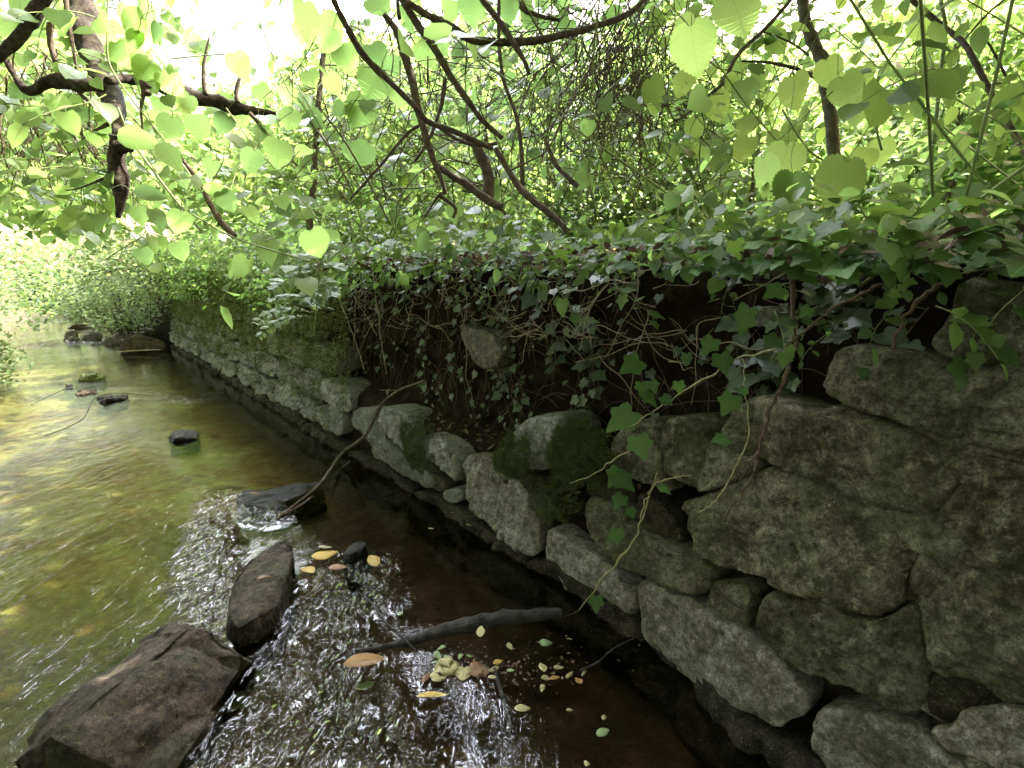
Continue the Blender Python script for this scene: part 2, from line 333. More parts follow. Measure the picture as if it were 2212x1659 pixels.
def bed_mat():
    m,t,o=mat('bed');n1=noise(t,2.2,5,.6);n2=noise(t,9,6,.7,stretch=(1.3,.8,1));n3=noise(t,70,4,.7)
    c=ramp(t,n1,(.38,(.045,.022,.009)),(.47,(.11,.075,.025)),(.54,(.13,.155,.065)),(.66,(.25,.27,.16)))
    c=mix(t,ramp(t,n2,(.46,0.),(.6,.9)),c,(.12,.155,.055));c=mix(t,ramp(t,n3,(.45,0.),(.7,.6)),c,(.05,.035,.018))
    v=nd(t,'ShaderNodeTexVoronoi',feature='F1');v.inputs['Scale'].default_value=16;L(t,pos(t),v.inputs['Vector'])
    c=mix(t,ramp(t,v.outputs['Distance'],(.0,.35),(.35,0.)),c,(.30,.26,.17))
    at=nd(t,'ShaderNodeAttribute',attribute_name='bed_dark');c=mix(t,at.outputs['Fac'],c,ramp(t,n2,(.4,(.007,.004,.002)),(.65,(.034,.016,.007))))
    princ(t,o,c,.7,bump(t,n3,.8,.01,bump(t,v.outputs['Distance'],.6,.02)),.3);return m
bx=axis(-45,9,-4,1.4,.05);by=axis(-6,48,.3,6,.05);X2,Y2=np.meshgrid(bx,by,indexing='ij');O2,S2=near_v(X2,Y2)
p2=np.stack([X2,Y2,X2*0],-1)
bz=-.10-.05*sst(.7,.1,O2)+.03*fbm(p2,3.,3)+.012*np.abs(N3(p2,16.));bz-=.25*sst(0,-.3,O2)
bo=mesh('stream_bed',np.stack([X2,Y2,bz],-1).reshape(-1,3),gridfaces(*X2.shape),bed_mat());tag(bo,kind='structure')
gA,gB=G(700,1150)[:2],G(1100,1900)[:2]
bed_dark=np.clip(sst(.55,.30,O2+.10*N3(p2,3.5))*sst(4.6,3.9,S2)+sst(-.25,.15,X2+.45-.35*(Y2-.9))*sst(1.9,1.5,Y2),0,1)
bed_dark=np.maximum(bed_dark,sst(.35,.05,O2)*.85);bed_dark=np.maximum(bed_dark,.9*sst(1.05,.8,O2+.08*N3(p2,4.))*sst(2.35,1.9,Y2));bed_dark=np.maximum(bed_dark,.8*sst(2.6,1.1,np.hypot(X2,Y2)+.5*N3(p2,2.)))  # bed colour goes darker by the wall, under the riffle and near the viewpoint
a=bo.data.attributes.new('bed_dark','FLOAT','POINT');a.data.foreach_set('value',bed_dark.ravel().astype(np.float32))
# ------------------------------------------------------------------ banks
def coll(s): return sst(2.15,2.4,s)*(1-sst(4.5,6.1,s))
def soil_off(s,z):
    s,z=np.broadcast_arrays(np.asarray(s,float),np.asarray(z,float));p=np.stack([s,z*1.0,s*0],-1);c=coll(s)
    o1=-.065+.012*N3(p,14.)
    rec=sst(.30,.36,z);o2=-.065*(1-rec)+rec*(-.19+.11*sst(.45,1.0,z)+.05*N3(p,3.1,2.)+.035*N3(p,8.,5.)+.02*N3(p,21.))
    return o1*(1-c)+o2*c
sg=np.r_[np.arange(0,1.6,.05),np.arange(1.6,6,.016),np.arange(6,11,.04),np.arange(11,SS[-1],.35)]
zg=np.r_[-.35,-.2,np.arange(-.06,1.0,.016)];bk=np.r_[0,.015,.03,.05,.08,.12,np.arange(.17,1.6,.06),np.geomspace(1.65,45,40)]
S3,Z3=np.meshgrid(sg,zg,indexing='ij');ztop=1.01+.04*N3(np.stack([sg*0+2,sg,sg*0],-1),1.7)+.04*N3(np.stack([sg*0+2,sg,sg*0],-1),4.5)+.02*N3(np.stack([sg*0+2,sg,sg*0],-1),12.)
Z3=np.where(Z3>0,Z3*ztop[:,None],Z3);Of=soil_off(S3,Z3);F3=face(S3,Z3,Of)
S4,B4=np.meshgrid(sg,bk,indexing='ij');p4=np.stack([S4,B4,S4*0],-1)
Z4=ztop[:,None]+.035*fbm(p4,2.2,3)*np.minimum(B4*6,1)+.05*np.minimum(B4,2)+.035*np.maximum(B4-2,0)+.012*N3(p4,15.)
b,t_,n=base(S4);xy=b-n*(B4-Of[:,-1:]+SB+BT*Z4[:,:1])[...,None];F4=np.concatenate([xy,Z4[...,None]],-1)
FF=np.concatenate([F3,F4[:,1:]],1);bank=mesh('bank',FF.reshape(-1,3),gridfaces(*FF.shape[:2])[:,::-1].copy(),M['soil']);tag(bank,kind='structure')
def top_z(s,b): 
    p=np.array([s,b,0.]);zt=float(np.interp(s,sg,ztop));return zt+.035*float(fbm(p,2.2,3))*min(b*6,1)+.05*min(b,2)+.035*max(b-2,0)
S5,B5=np.meshgrid(np.arange(0,SS[-1],.3),np.r_[0,.1,.2,.35,.5,.8,1.2,1.8,2.5,np.geomspace(3,45,14)],indexing='ij');p5=np.stack([S5,B5,S5*0],-1)
lw=1.75+.9*(1-sst(1.,5.,S5))
b,t_,n=base(S5);xy=b+n*(lw+B5+.15*N3(p5,.9))[...,None]
Z5=-.2+.55*sst(0,.5,B5)+.25*sst(.6,3,B5)+.03*np.maximum(B5-2,0)+.06*fbm(p5,1.5,3)
lb=mesh('left_bank',np.concatenate([xy,Z5[...,None]],-1).reshape(-1,3),gridfaces(*S5.shape),M['soil'] if 0 else simple('bank_turf',(.05,.04,.02),(.09,.13,.035),8,.95));tag(lb,kind='structure')
# ------------------------------------------------------------------ stones of the wall
wall=empty('stone_wall');tag(wall,'old dry stone retaining wall with large mossy blocks at the right, running back along the stream','stone wall')
def chaikin(P,it=2):
    for _ in range(it):
        Q=np.roll(P,-1,0);P=np.stack([P*.78+Q*.22,P*.22+Q*.78],1).reshape(-1,2)
    return P
def terr(x):
    f=np.floor(x);return f+sst(.38,.62,x-f)-.5
def stone_pts(out,off=0.,bulge=.035,depth=.2,seed=0,n=110,K=20,rough=1.,tilt=(0,0),edge=26.):
    P=chaikin(np.asarray(out,float),1);Pc=np.vstack([P,P[:1]]);l=np.r_[0,np.cumsum(np.linalg.norm(np.diff(Pc,axis=0),axis=1))]
    u=np.linspace(0,l[-1],n,endpoint=False);P=np.stack([np.interp(u,l,Pc[:,k]) for k in (0,1)],-1)
    A=.5*np.sum(P[:,0]*np.roll(P[:,1],-1)-P[:,1]*np.roll(P[:,0],-1))
    if A<0:P=P[::-1]
    c=P.mean(0);sz=math.sqrt(abs(A));q3=np.concatenate([P,np.full((n,1),seed*3.7)],-1)
    P=c+(P-c)*(1+.035*N3(q3,9.)*rough+.03*N3(q3,28.)*rough+.012*N3(q3,70.)*rough)[:,None]
    bulge*=.35;off*=.5;P=c+(P-c)*1.03;q=np.r_[.84,.97,.995,1.0,.992,.975,np.linspace(.94,0.0,K)];od=np.r_[-depth,-depth*.45,-.04,-.012,-.003,.0,np.zeros(K)]
    fr=np.where(np.arange(len(q))>=3,bulge*(1-np.clip(q,0,1)**edge),0)
    Q=c+q[:,None,None]*(P-c)[None];o=off+(od+fr)[:,None]+(Q[...,0]-c[0])*tilt[0]+(Q[...,1]-c[1])*tilt[1]
    q3=np.concatenate([Q,np.full(Q.shape[:2]+(1,),seed*3.7)],-1);am=np.clip((np.arange(len(q))-2)/3,0,1)[:,None]*rough
    o=o+am*min(1,sz/.18)*(.007*N3(q3,4.)+.010*terr(N3(q3,6.,2.)*2.6)+.006*terr(N3(q3,15.,8.)*2.)+.005*N3(q3,34.)+.0045*N3(q3,80.)+.0025*N3(q3,170.)-.012*np.clip(.10-np.abs(N3(q3,4.,9.)),0,.1)/.1)
    return Q,o
def stone(out,mt='stone_mossy',name='stone',**k):
    Q,o=stone_pts(out,**k);V=face(Q[...,0],Q[...,1],o);K,n=V.shape[:2];i=np.arange(K*n).reshape(K,n)
    f=np.stack([i[:-1],np.roll(i,-1,1)[:-1],np.roll(i,-1,1)[1:],i[1:]],-1).reshape(-1,4)
    return mesh(name,V.reshape(-1,3),f,M[mt],wall)
def traced(k,pts,mt,**kw):
    if mt=='stone_pale':kw.setdefault('rough',.6)
    ox=kw.pop('at',0.)
    o=[onwall(*p,ox+kw.get('bulge',.035)*.5)[:2] for p in Z(k,*pts)];return stone(o,mt,off=ox,**kw)
T=traced
T(6,[(1710,230),(1990,262),(2140,290),(2420,300),(2420,830),(2130,775),(1930,728),(1640,722),(1530,630),(1560,560),(1640,430)],'stone_mossy',seed=1,bulge=.05,at=.03)
T(6,[(990,655),(1100,635),(1350,660),(1600,730),(1750,745),(2140,810),(2450,860),(2450,1375),(2100,1305),(1700,1225),(1460,1140),(1200,1040),(960,960),(875,870),(900,780)],'stone_mossy',seed=2,bulge=.05,at=.02)
T(6,[(400,1000),(520,940),(640,955),(850,1040),(960,985),(1200,1070),(1450,1165),(1660,1245),(1790,1330),(1700,1430),(1590,1610),(1480,1660),(1250,1600),(1090,1560),(960,1520),(880,1465),(760,1400),(600,1335),(480,1290),(330,1200),(330,1090)],'stone_mossy',seed=3,bulge=.05)
T(9,[(1740,-30),(1800,-60),(2000,-120),(1760,-200),(2060,-130),(2450,-60),(2450,1180),(1950,1150),(1730,1105),(1570,1070),(1510,920),(1440,700),(1390,560),(1500,300)],'stone_mossy',seed=4,bulge=.05)
T(6,[(-60,1070),(60,1060),(160,1130),(180,1240),(330,1240),(490,1320),(480,1370),(400,1420),(280,1480),(150,1508),(20,1440),(-60,1380)],'stone_mossy',seed=5,at=.03)
T(9,[(50,100),(200,60),(400,-70),(600,-110),(780,-50),(950,65),(1100,115),(1450,180),(1490,330),(1390,500),(1340,640),(1350,740),(1200,790),(1050,770),(950,690),(760,680),(640,620),(540,540),(330,500),(240,450),(150,420),(110,250)],'stone_mossy',seed=6,bulge=.055)
T(9,[(560,650),(640,640),(750,700),(950,710),(1060,800),(1220,810),(1360,760),(1430,700),(1500,930),(1510,1070),(1510,1290),(1400,1370),(1150,1220),(950,1160),(750,1100),(620,1000),(520,900),(515,760)],'stone_mossy',seed=7,bulge=.04)
T(9,[(245,560),(440,570),(500,650),(470,760),(450,890),(300,830),(235,720)],'stone_mossy',seed=8,at=-.01)
T(9,[(-190,580),(-120,585),(-20,640),(110,680),(250,790),(450,930),(600,1060),(700,1190),(775,1300),(745,1395),(650,1410),(600,1470),(450,1380),(240,1260),(20,1110),(-60,1010),(-170,880),(-185,700)],'stone_pale',seed=9,bulge=.03,at=.03)
T(8,[(1225,250),(1300,260),(1390,340),(1560,440),(1640,570),(1725,600),(1640,795),(1560,740),(1410,640),(1290,520),(1205,430),(1215,330)],'stone_pale',seed=10,at=.02)
o=[(1144,1157),(1158,1144),(1197,1153),(1239,1182),(1264,1208),(1298,1254),(1318,1283),(1320,1392),(1302,1399),(1252,1374),(1198,1319),(1162,1288),(1150,1220)]
stone([onwall(*p,.06)[:2] for p in o],'stone_pale',seed=11,off=.05,bulge=.02)
T(8,[(1420,110),(1480,70),(1600,110),(1700,240),(1850,330),(2080,430),(2118,500),(2100,565),(2040,612),(1950,600),(1800,515),(1740,490),(1610,425),(1500,310),(1440,240)],'stone_mossy',seed=12,at=.02)
T(9,[(890,1340),(1000,1330),(1250,1365),(1420,1400),(1510,1480),(1560,1545),(1800,1690),(1800,1950),(1050,1950),(930,1640),(860,1540),(870,1440)],'stone_pale',seed=13)
T(9,[(1740,1345),(1900,1330),(2133,1340),(2420,1400),(2420,1950),(2100,1850),(1900,1650),(1680,1610),(1535,1500),(1580,1440),(1690,1440)],'stone_pale',seed=14)
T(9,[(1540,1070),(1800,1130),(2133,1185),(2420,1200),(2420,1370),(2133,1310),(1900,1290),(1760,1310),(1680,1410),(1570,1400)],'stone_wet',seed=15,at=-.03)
T(5,[(585,1160),(650,1180),(770,1250),(800,1320),(800,1400),(760,1445),(680,1380),(600,1290),(560,1230)],'stone_far',seed=16,at=.03)
T(5,[(1060,1200),(1120,1110),(1200,1065),(1330,1060),(1400,1150),(1390,1250),(1340,1310),(1280,1390),(1150,1380),(1010,1320),(980,1290)],'stone_far',seed=17,at=.06)
T(5,[(155,1010),(300,1000),(330,1100),(350,1200),(450,1280),(520,1340),(640,1390),(640,1470),(600,1480),(480,1430),(360,1330),(290,1280),(240,1200),(170,1110)],'stone_far',seed=18,at=.02)
T(5,[(330,990),(480,1040),(500,1120),(525,1260),(475,1285),(385,1180),(340,1100)],'stone_far',seed=19,at=.02)
T(5,[(870,490),(950,520),(1050,540),(1110,640),(1110,700),(1050,760),(980,750),(930,670),(890,570)],'stone_pale',seed=20,at=-.10,bulge=.03)
T(6,[(550,400),(700,390),(760,440),(750,500),(650,510),(560,500)],'stone_far',seed=21,at=-.10)
T(5,[(1050,1400),(1300,1395),(1480,1425),(1500,1500),(1300,1495),(1130,1480)],'rock_brown',seed=22)
T(8,[(655,15),(770,5),(772,80),(700,95)],'stone_far',seed=23)
T(6,[(-260,1100),(-120,1070),(-70,1140),(-60,1260),(0,1440),(20,1500),(-150,1450),(-330,1380),(-330,1200)],'stone_mossy',seed=24)
T(8,[(1440,-10),(1560,-60),(1640,20),(1720,100),(1800,190),(1850,300),(1720,235),(1620,110),(1500,60)],'rock_brown',seed=25,at=-.02)
T(6,[(1800,1345),(1850,1260),(1750,1235),(2080,1330),(2450,1400),(2450,1390),(2060,1410),(1870,1425)],'stone_mossy',seed=26,at=-.01)
T(8,[(1780,20),(1900,60),(2000,200),(2030,420),(1960,400),(1880,340),(1800,180)],'stone_wet',seed=27,at=-.06)
T(5,[(500,1290),(560,1240),(620,1330),(700,1400),(770,1460),(700,1500),(640,1470),(640,1390)],'rock_brown',seed=28,at=-.01)
rs=random.Random(5)
def courses(s0,s1,rows,lo,hi,mt,wv=.03,seed=50,skip=0):
    k=seed
    for z0,z1,ds in rows:
        s=s0+ds
        while s<s1:
            l=rs.uniform(lo,hi)*(1+.05*max(0,s-5));g=.008;e=lambda a=.018:rs.uniform(-a,a)
            za,zb=z0+g,z1-g;r=.016
            o=[(s+g,za+.02+e()),(s+l*.3,za+e()*.8),(s+l*.7,za+e()*.8),(s+l-g,za+.03+e()),(s+l-g+e(),(za+zb)/2),(s+l-g,zb-.03+e()),(s+l*.7,zb+e()*.8),(s+l*.3,zb+e()*.8),(s+g+e(),zb-.02+e()),(s+g+e(),(za+zb)/2)]
            m_=mt if not callable(mt) else mt(s,z0)
            if rs.random()>=skip: stone(o,m_,seed=k,off=rs.uniform(-.01,.02),n=56,K=8,bulge=rs.uniform(.015,.04),rough=1.2,tilt=(0,rs.uniform(-.12,.12)))
            k+=1;s+=l
courses(4.66,9.9,[(.03,.2,0),(.2,.38,-.06),(.38,.56,.12),(.56,.72,.42),(.72,.87,.72),(.87,.99,1.1)],.3,.5,lambda s,z:'stone_far' if z<.3 else 'stone_far_mossy',seed=60)
courses(.25,1.83,[(.03,.27,0),(.27,.52,.1),(.52,.78,-.05),(.78,.99,.12)],.38,.55,'stone_mossy',seed=150)
s=.4;k=200
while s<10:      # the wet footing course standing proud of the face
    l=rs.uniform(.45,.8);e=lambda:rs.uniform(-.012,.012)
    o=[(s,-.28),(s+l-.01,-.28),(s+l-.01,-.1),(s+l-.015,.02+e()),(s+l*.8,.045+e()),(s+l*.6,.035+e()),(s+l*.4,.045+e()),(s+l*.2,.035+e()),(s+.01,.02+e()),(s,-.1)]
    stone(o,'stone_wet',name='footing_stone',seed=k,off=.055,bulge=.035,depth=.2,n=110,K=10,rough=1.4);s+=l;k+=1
# moss: tufts of tiny blades on the traced cushions
def blades(P,N,h,w,mt,name,parent=None,stiff=.5):
    n=len(P);d=RG.normal(size=(n,3));T_=N*stiff+d*.55+np.array([0,0,.25]);T_/=np.linalg.norm(T_,axis=1)[:,None]
    S_=np.cross(T_,RG.normal(size=(n,3)));S_/=np.linalg.norm(S_,axis=1)[:,None];hh=(h*RG.uniform(.5,1.3,n))[:,None]
    V=np.stack([P-S_*w,P+S_*w,P+T_*hh+np.array([0,0,-.2])*hh],1).reshape(-1,3);return mesh(name,V,np.arange(3*n).reshape(n,3),mt,parent,smooth=False)
def moss_patch(k,pts,off,n,name='moss',h=.014,lump=.03):
    o=np.array([onwall(*p,off)[:2] for p in Z(k,*pts)]);c=o.mean(0);P=[];Nn=[]
    ang=RG.uniform(0,2*np.pi,n);rad=np.sqrt(RG.uniform(0,1,n));th=np.arctan2(*(o-c).T[::-1]);i=np.argsort(th);th=th[i];rr=np.linalg.norm((o-c),axis=1)[i]
    r_=np.interp((ang+np.pi)%(2*np.pi)-np.pi,np.r_[th[-1]-2*np.pi,th,th[0]+2*np.pi],np.r_[rr[-1],rr,rr[0]])
    rad=rad*(1+.5*N3(np.stack([np.cos(ang)*1.5,np.sin(ang)*1.5,rad*0+n*.01],-1),1.6))*np.where(RG.uniform(0,1,n)<.12,RG.uniform(1,1.45,n),1);s=c[0]+np.cos(ang)*rad*r_;z=c[1]+np.sin(ang)*rad*r_;q=np.stack([s,z,s*0],-1)
    ff=off+lump*np.clip(1-rad**2,0,1)*(1+.6*N3(q,16.));P=face(s,z,ff);b,t,n_=base(s);N_=np.concatenate([n_*.8,np.full((n,1),.4)],-1)
    return blades(P,N_,h,.0011,M['moss'],name,wall)
moss_patch(5,[(1030,1290),(1080,1240),(1200,1210),(1260,1270),(1210,1360),(1120,1390),(1040,1340)],.085,9000,h=.016)
moss_patch(5,[(1350,1300),(1400,1110),(1480,1070),(1600,1110),(1690,1250),(1720,1350),(1560,1420),(1400,1390)],.03,16000,h=.02,lump=.05)
moss_patch(5,[(480,1040),(600,1050),(560,1160),(600,1290),(660,1400),(600,1380),(520,1270),(490,1150)],.02,7000,h=.014)
# moss and small leaves clinging to the far part of the face
n=60000;S_=RG.uniform(4.55,9.9,n);Zz=RG.uniform(.12,1.0,n);q=np.stack([S_,Zz,S_*0],-1);k=(N3(q*[2.2,.9,1],6.)+.5*N3(q,19.,3.)+.9*(Zz-.55))>-.02;S_,Zz=S_[k],Zz[k]
b,t,n_=base(S_);blades(face(S_,Zz,.03+.02*RG.uniform(-1,1,len(S_))),np.concatenate([n_*.7,np.full((len(S_),1),-.5)],-1),.03,.003,M['moss_bright'],'moss',wall)
moss_patch(5,[(1240,1590),(1400,1480),(1540,1500),(1400,1640)],.03,3000,h=.012)
# ------------------------------------------------------------------ rocks in the stream
def rock(name,label,pts,mt,cuts=4,amp=.012,seed=0,group=None,cat='rock',bev=.25):
    bm=bmesh.new()
    for p in pts:bm.verts.new(p)
    r=bmesh.ops.convex_hull(bm,input=bm.verts[:]);bmesh.ops.delete(bm,geom=[g for g in r['geom_interior'] if isinstance(g,bmesh.types.BMVert)],context='VERTS')
    bmesh.ops.delete(bm,geom=[v for v in bm.verts if not v.link_faces],context='VERTS')
    bmesh.ops.triangulate(bm,faces=bm.faces[:])
    for _ in range(cuts):
        bmesh.ops.subdivide_edges(bm,edges=bm.edges[:],cuts=1,use_grid_fill=True)
        bmesh.ops.triangulate(bm,faces=bm.faces[:])
        if _<1:bmesh.ops.smooth_vert(bm,verts=bm.verts[:],factor=bev,use_axis_x=True,use_axis_y=True,use_axis_z=True)
    bm.normal_update();co=np.array([v.co[:] for v in bm.verts]);no=np.array([v.normal[:] for v in bm.verts])
    s=float(np.ptp(co,axis=0).max());f=.5/s
    d=amp*(1.1*terr(N3(co,4*f,seed+5)*2.5)+.8*N3(co,3*f,seed)+.8*N3(co,9*f,seed)+.5*N3(co,26*f,seed)+.25*N3(co,70*f,seed)-1.0*np.clip(.12-np.abs(N3(co,4*f,seed+3)),0,.12)/.12)
    co=co+no*d[:,None]
    for v,c in zip(bm.verts,co):v.co=c
    me=bpy.data.meshes.new(name);bm.to_mesh(me);bm.free();me.polygons.foreach_set('use_smooth',np.ones(len(me.polygons),bool))
    o=link(name,me,M[mt]);tag(o,label,cat,group);return o
def slab(k,out,zt,zb=-.16,grow=1.12,dz=.012,seed=0):
    px=Z(k,*out) if k else out;r_=random.Random(seed);P=[G(x,y,zt) for x,y in px];c=np.mean(P,axis=0);v=[]
    for p in P:
        q=p.copy();q[2]+=r_.uniform(-dz,dz);v.append(q);w_=c+(p-c)*grow;w_[2]=-.0;v.append(w_);w2=c+(p-c)*grow*1.05;w2[2]=zb;v.append(w2)
    return v
b1=[(100,1490),(320,1230),(550,980),(850,760),(1000,720),(1090,705),(1200,770),(1380,890),(1440,950)]
ridge=[G(*p,.135) for p in Z(7,(240,1390),(560,1130),(820,920),(1010,735))]
low=[G(*p,0) for p in Z(7,(60,1520),(300,1190),(560,960),(800,790),(930,740))]
rt=[G(*Z(7,(1090,705))[0],.12),G(*Z(7,(1200,770))[0],.10),G(*Z(7,(1380,890))[0],.05),G(*Z(7,(1330,1010))[0],.035),G(*Z(7,(1100,1130))[0],.04),G(*Z(7,(860,1250))[0],.05)]
bt=[G(*p,-.14) for p in Z(7,(1440,960),(1350,1110),(1200,1260),(1080,1440),(1050,1600),(800,1750),(300,1750))]+[p+np.array([0,0,-.14]) for p in low]
bt+=[G(*p,0.) for p in Z(7,(1435,955),(1350,1090),(1190,1250),(1075,1440),(900,1700),(300,1700))]
rock('boulder','big angular dark brown boulder with a pale ridge in the near left of the stream',ridge+low+rt+bt,'rock_brown',6,.010,3,cat='boulder',bev=.12)
rock('rock','long narrow dark brown rock standing in the white riffle above the big boulder',slab(7,[(1590,270),(1640,340),(1600,480),(1530,640),(1400,750),(1310,775),(1255,700),(1265,520),(1330,420),(1480,330)],.055,seed=2),'rock_brown',5,.008,8)
rock('rock','flat wet black slab under the leaning branch beside the riffle',slab(4,[(1410,1500),(1600,1445),(1870,1432),(1895,1450),(1700,1530),(1600,1575),(1450,1560)],.010,seed=4),'rock_black',5,.006,12)
rock('rock','small rounded dark green stone between the yellow leaves in the riffle',slab(7,[(1895,370),(1930,315),(2000,290),(2035,310),(2000,350),(1930,385)],.015,seed=5),'rock_black',4,.003,14)
for lab,zz,pts,mt in [
 ('black wet stone breaking the smooth water in mid stream',.03,[(1000,1180),(1030,1150),(1110,1150),(1180,1165),(1170,1185),(1090,1195)],'rock_black'),
 ('black wet stone, nearest of the row of small stones upstream',.035,[(570,955),(610,930),(700,915),(752,930),(750,945),(680,965)],'rock_black'),
 ('dark reddish stone in the middle of the row of small stones upstream',.03,[(450,910),(500,895),(570,900),(590,910),(530,922),(470,920)],'rock_brown'),
 ('very small dark stone at the left end of the row upstream',.03,[(380,885),(400,875),(430,878),(420,890)],'rock_black'),
 ('low moss covered stone at the far side of the row of small stones upstream',.05,[(450,830),(480,800),(560,785),(620,800),(630,820),(560,835)],'rock_green'),
 ('large reddish brown boulder leaning against the foot of the wall upstream',.2,[(712,650),(725,590),(790,570),(880,570),(960,590),(990,640),(900,660),(800,665)],'rock_brown'),
 ('left end boulder of the pale rock heap far upstream',.22,[(378,600),(390,550),(420,530),(470,540),(470,580),(450,605)],'rock_pale'),
 ('pale grey pointed boulder in the middle of the far rock heap',.22,[(475,600),(490,560),(540,530),(600,545),(612,580),(570,600)],'rock_pale'),
 ('dark wet flat rock in front of the far rock heap',.1,[(605,605),(620,580),(680,580),(715,595),(700,615),(640,618)],'rock_pale'),
 ('brown boulder at the back of the far rock heap',.28,[(400,540),(430,500),(500,485),(560,500),(540,540)],'rock_brown'),
 ('long pale rock between the far heap and the reddish boulder',.16,[(650,585),(660,560),(760,545),(860,545),(850,570),(720,575)],'rock_pale'),
 ('small white rock standing on the far rock heap',.3,[(700,540),(720,505),(760,515),(765,540)],'rock_pale'),
 ('grey rock tucked under the leaves where the wall meets the far heap',.25,[(800,560),(820,530),(870,520),(920,530),(930,560),(860,565)],'rock_pale')]:
    d=np.linalg.norm(G(*Z(4,pts[0])[0]));cz=zz if zz<.06 else zz*.75
    P=Z(4,*pts);bot=[G(x,y) for x,y in P[-2:]];g0=np.mean(bot,axis=0);dist=np.linalg.norm(g0[:2]);u=g0[:2]/dist;sd_=np.array([u[1],-u[0]]);V=[]
    ctr=np.mean(P,axis=0);r_=random.Random(len(lab))
    for x,y in P:     # stand the outline up on its own depth
        q=ray(x,y);dd=(dist+.10)/np.linalg.norm(q[:2]);w_=np.array([0,0,EYE])+q*dd;w_[2]=max(w_[2],.0)
        th=abs(x-ctr[0]);
        for a in (-.09,.10):V.append(w_+np.array([u[0]*a*(1 if w_[2]<.1 else .6),u[1]*a*(1 if w_[2]<.1 else .6),r_.uniform(-.01,.01)]))
        V.append(np.array([w_[0],w_[1],-.14]))
    rock('rock',lab,V,mt,4,.012 if dist>4 else .006,len(lab),'boulders in the stream' if zz>.06 else 'small stones in the stream')
# ------------------------------------------------------------------ leaves
def tpl(right,fold=.12,droop=.22,teeth=0):
    r=np.array(right,float)
    if teeth:
        o=[r[0]]
        for a,b in zip(r[:-1],r[1:]):
            m=int(teeth)
            for k in range(m):
                p=a+(b-a)*(k+.55)/m;nn=np.array([b[1]-a[1],a[0]-b[0]]);nn/=np.linalg.norm(nn)+1e-9
                o.append(p+nn*.042+(b-a)/m*.25);
                if k<m-1:o.append(a+(b-a)*(k+1)/m)
            o.append(b)
        r=np.array(o)
    K=len(r);mid=np.stack([np.zeros(K),np.linspace(0,r[-1,1],K)],-1)
    v2=np.vstack([mid,r,r*[-1,1]]);w_=fold*np.abs(v2[:,0])*1.6-droop*v2[:,1]**2-.18*v2[:,0]**2
    if teeth:
        xs=np.abs(r[:,0]);xs=np.convolve(np.r_[xs[0],xs[0],xs,xs[-1],xs[-1]],np.ones(5)/5,'valid');ys=np.clip(np.convolve(np.r_[r[0,1],r[0,1],r[:,1],r[-1,1],r[-1,1]],np.ones(5)/5,'valid'),-.1,1.1)
        ws=fold*xs*1.6-droop*ys**2-.18*xs**2;w_[K:2*K]=ws;w_[2*K:]=ws
    F=[]
    for i in range(K-1):
        F+=[(i,K+i,K+i+1),(i,K+i+1,i+1),(i,2*K+i+1,2*K+i),(i,i+1,2*K+i+1)]
    F=np.array(F)
    ar=lambda f:abs(np.cross(v2[f[1]]-v2[f[0]],v2[f[2]]-v2[f[0]]))
    F=np.array([f for f in F if ar(f)>1e-6]);return np.c_[v2,w_],F
rnd=[(0,0),(.16,-.09),(.34,-.05),(.46,.10),(.51,.30),(.47,.50),(.37,.69),(.22,.85),(.08,.96),(0,1.05)]
TP={'round':tpl(rnd,.10,.2,2),'round_lo':tpl(rnd[::2]+[rnd[-1]],.12,.2),
 'ivy':tpl([(0,0),(.15,-.11),(.34,-.13),(.41,.04),(.38,.17),(.53,.35),(.41,.47),(.28,.53),(.19,.72),(.08,.9),(0,1)],.06,.1),
 'ovate':tpl([(0,0),(.15,.08),(.27,.28),(.29,.48),(.22,.7),(.10,.89),(0,1)],.2,.22),
 'lance':tpl([(0,0),(.09,.1),(.16,.3),(.17,.5),(.12,.75),(0,1)],.25,.3),
 'small':tpl([(0,0),(.26,.3),(.24,.62),(0,1)],.15,.15),
 'simple':(np.array([(0,0,0),(.3,.42,.05),(0,1,-.12),(-.3,.42,.05)]),np.array([(0,1,2),(0,2,3)]))}
class Leaves:
    def __init__(s):s.d=[]
    def add(s,P,N,T,size,tp,tint=None):
        P=np.atleast_2d(P).astype(float);n=len(P);N=np.broadcast_to(N,P.shape).astype(float);T=np.broadcast_to(T,P.shape).astype(float)
        s.d.append((P,N,T,np.broadcast_to(size,n).astype(float),tp,np.broadcast_to(tint,n).astype(float) if tint is not None else RG.uniform(0,1,n)))
    def build(s,name,mt,parent=None):
        if not s.d:return None
        V=[];F=[];U=[];Ti=[];c=0
        for P,N,T,sz,tp,ti in s.d:
            v,f=TP[tp];N=N/(np.linalg.norm(N,axis=1)[:,None]+1e-9);T=T-N*np.sum(T*N,axis=1)[:,None];T/=np.linalg.norm(T,axis=1)[:,None]+1e-9;S_=np.cross(T,N)
            cu=RG.uniform(.4,1.6,len(P))[:,None,None]
            wv=v[None,:,:]*sz[:,None,None]
            X_=P[:,None]+wv[...,0:1]*S_[:,None]+wv[...,1:2]*T[:,None]+wv[...,2:3]*cu*N[:,None]
            V.append(X_.reshape(-1,3));F.append((f[None]+(np.arange(len(P))*len(v))[:,None,None]).reshape(-1,3)+c);c+=len(P)*len(v)
            U.append(np.tile(v[:,:2],(len(P),1)));Ti.append(np.repeat(ti,len(v)))
        return mesh(name,np.vstack(V),np.vstack(F),M[mt],parent,True,np.vstack(U),np.concatenate(Ti))
UP=np.array([0,0,1.]);CAMP=np.array([0,0,EYE])
def unit(v):return np.asarray(v)/(np.linalg.norm(v)+1e-9)
def rv(k=1.):return RG.normal(size=3)*k
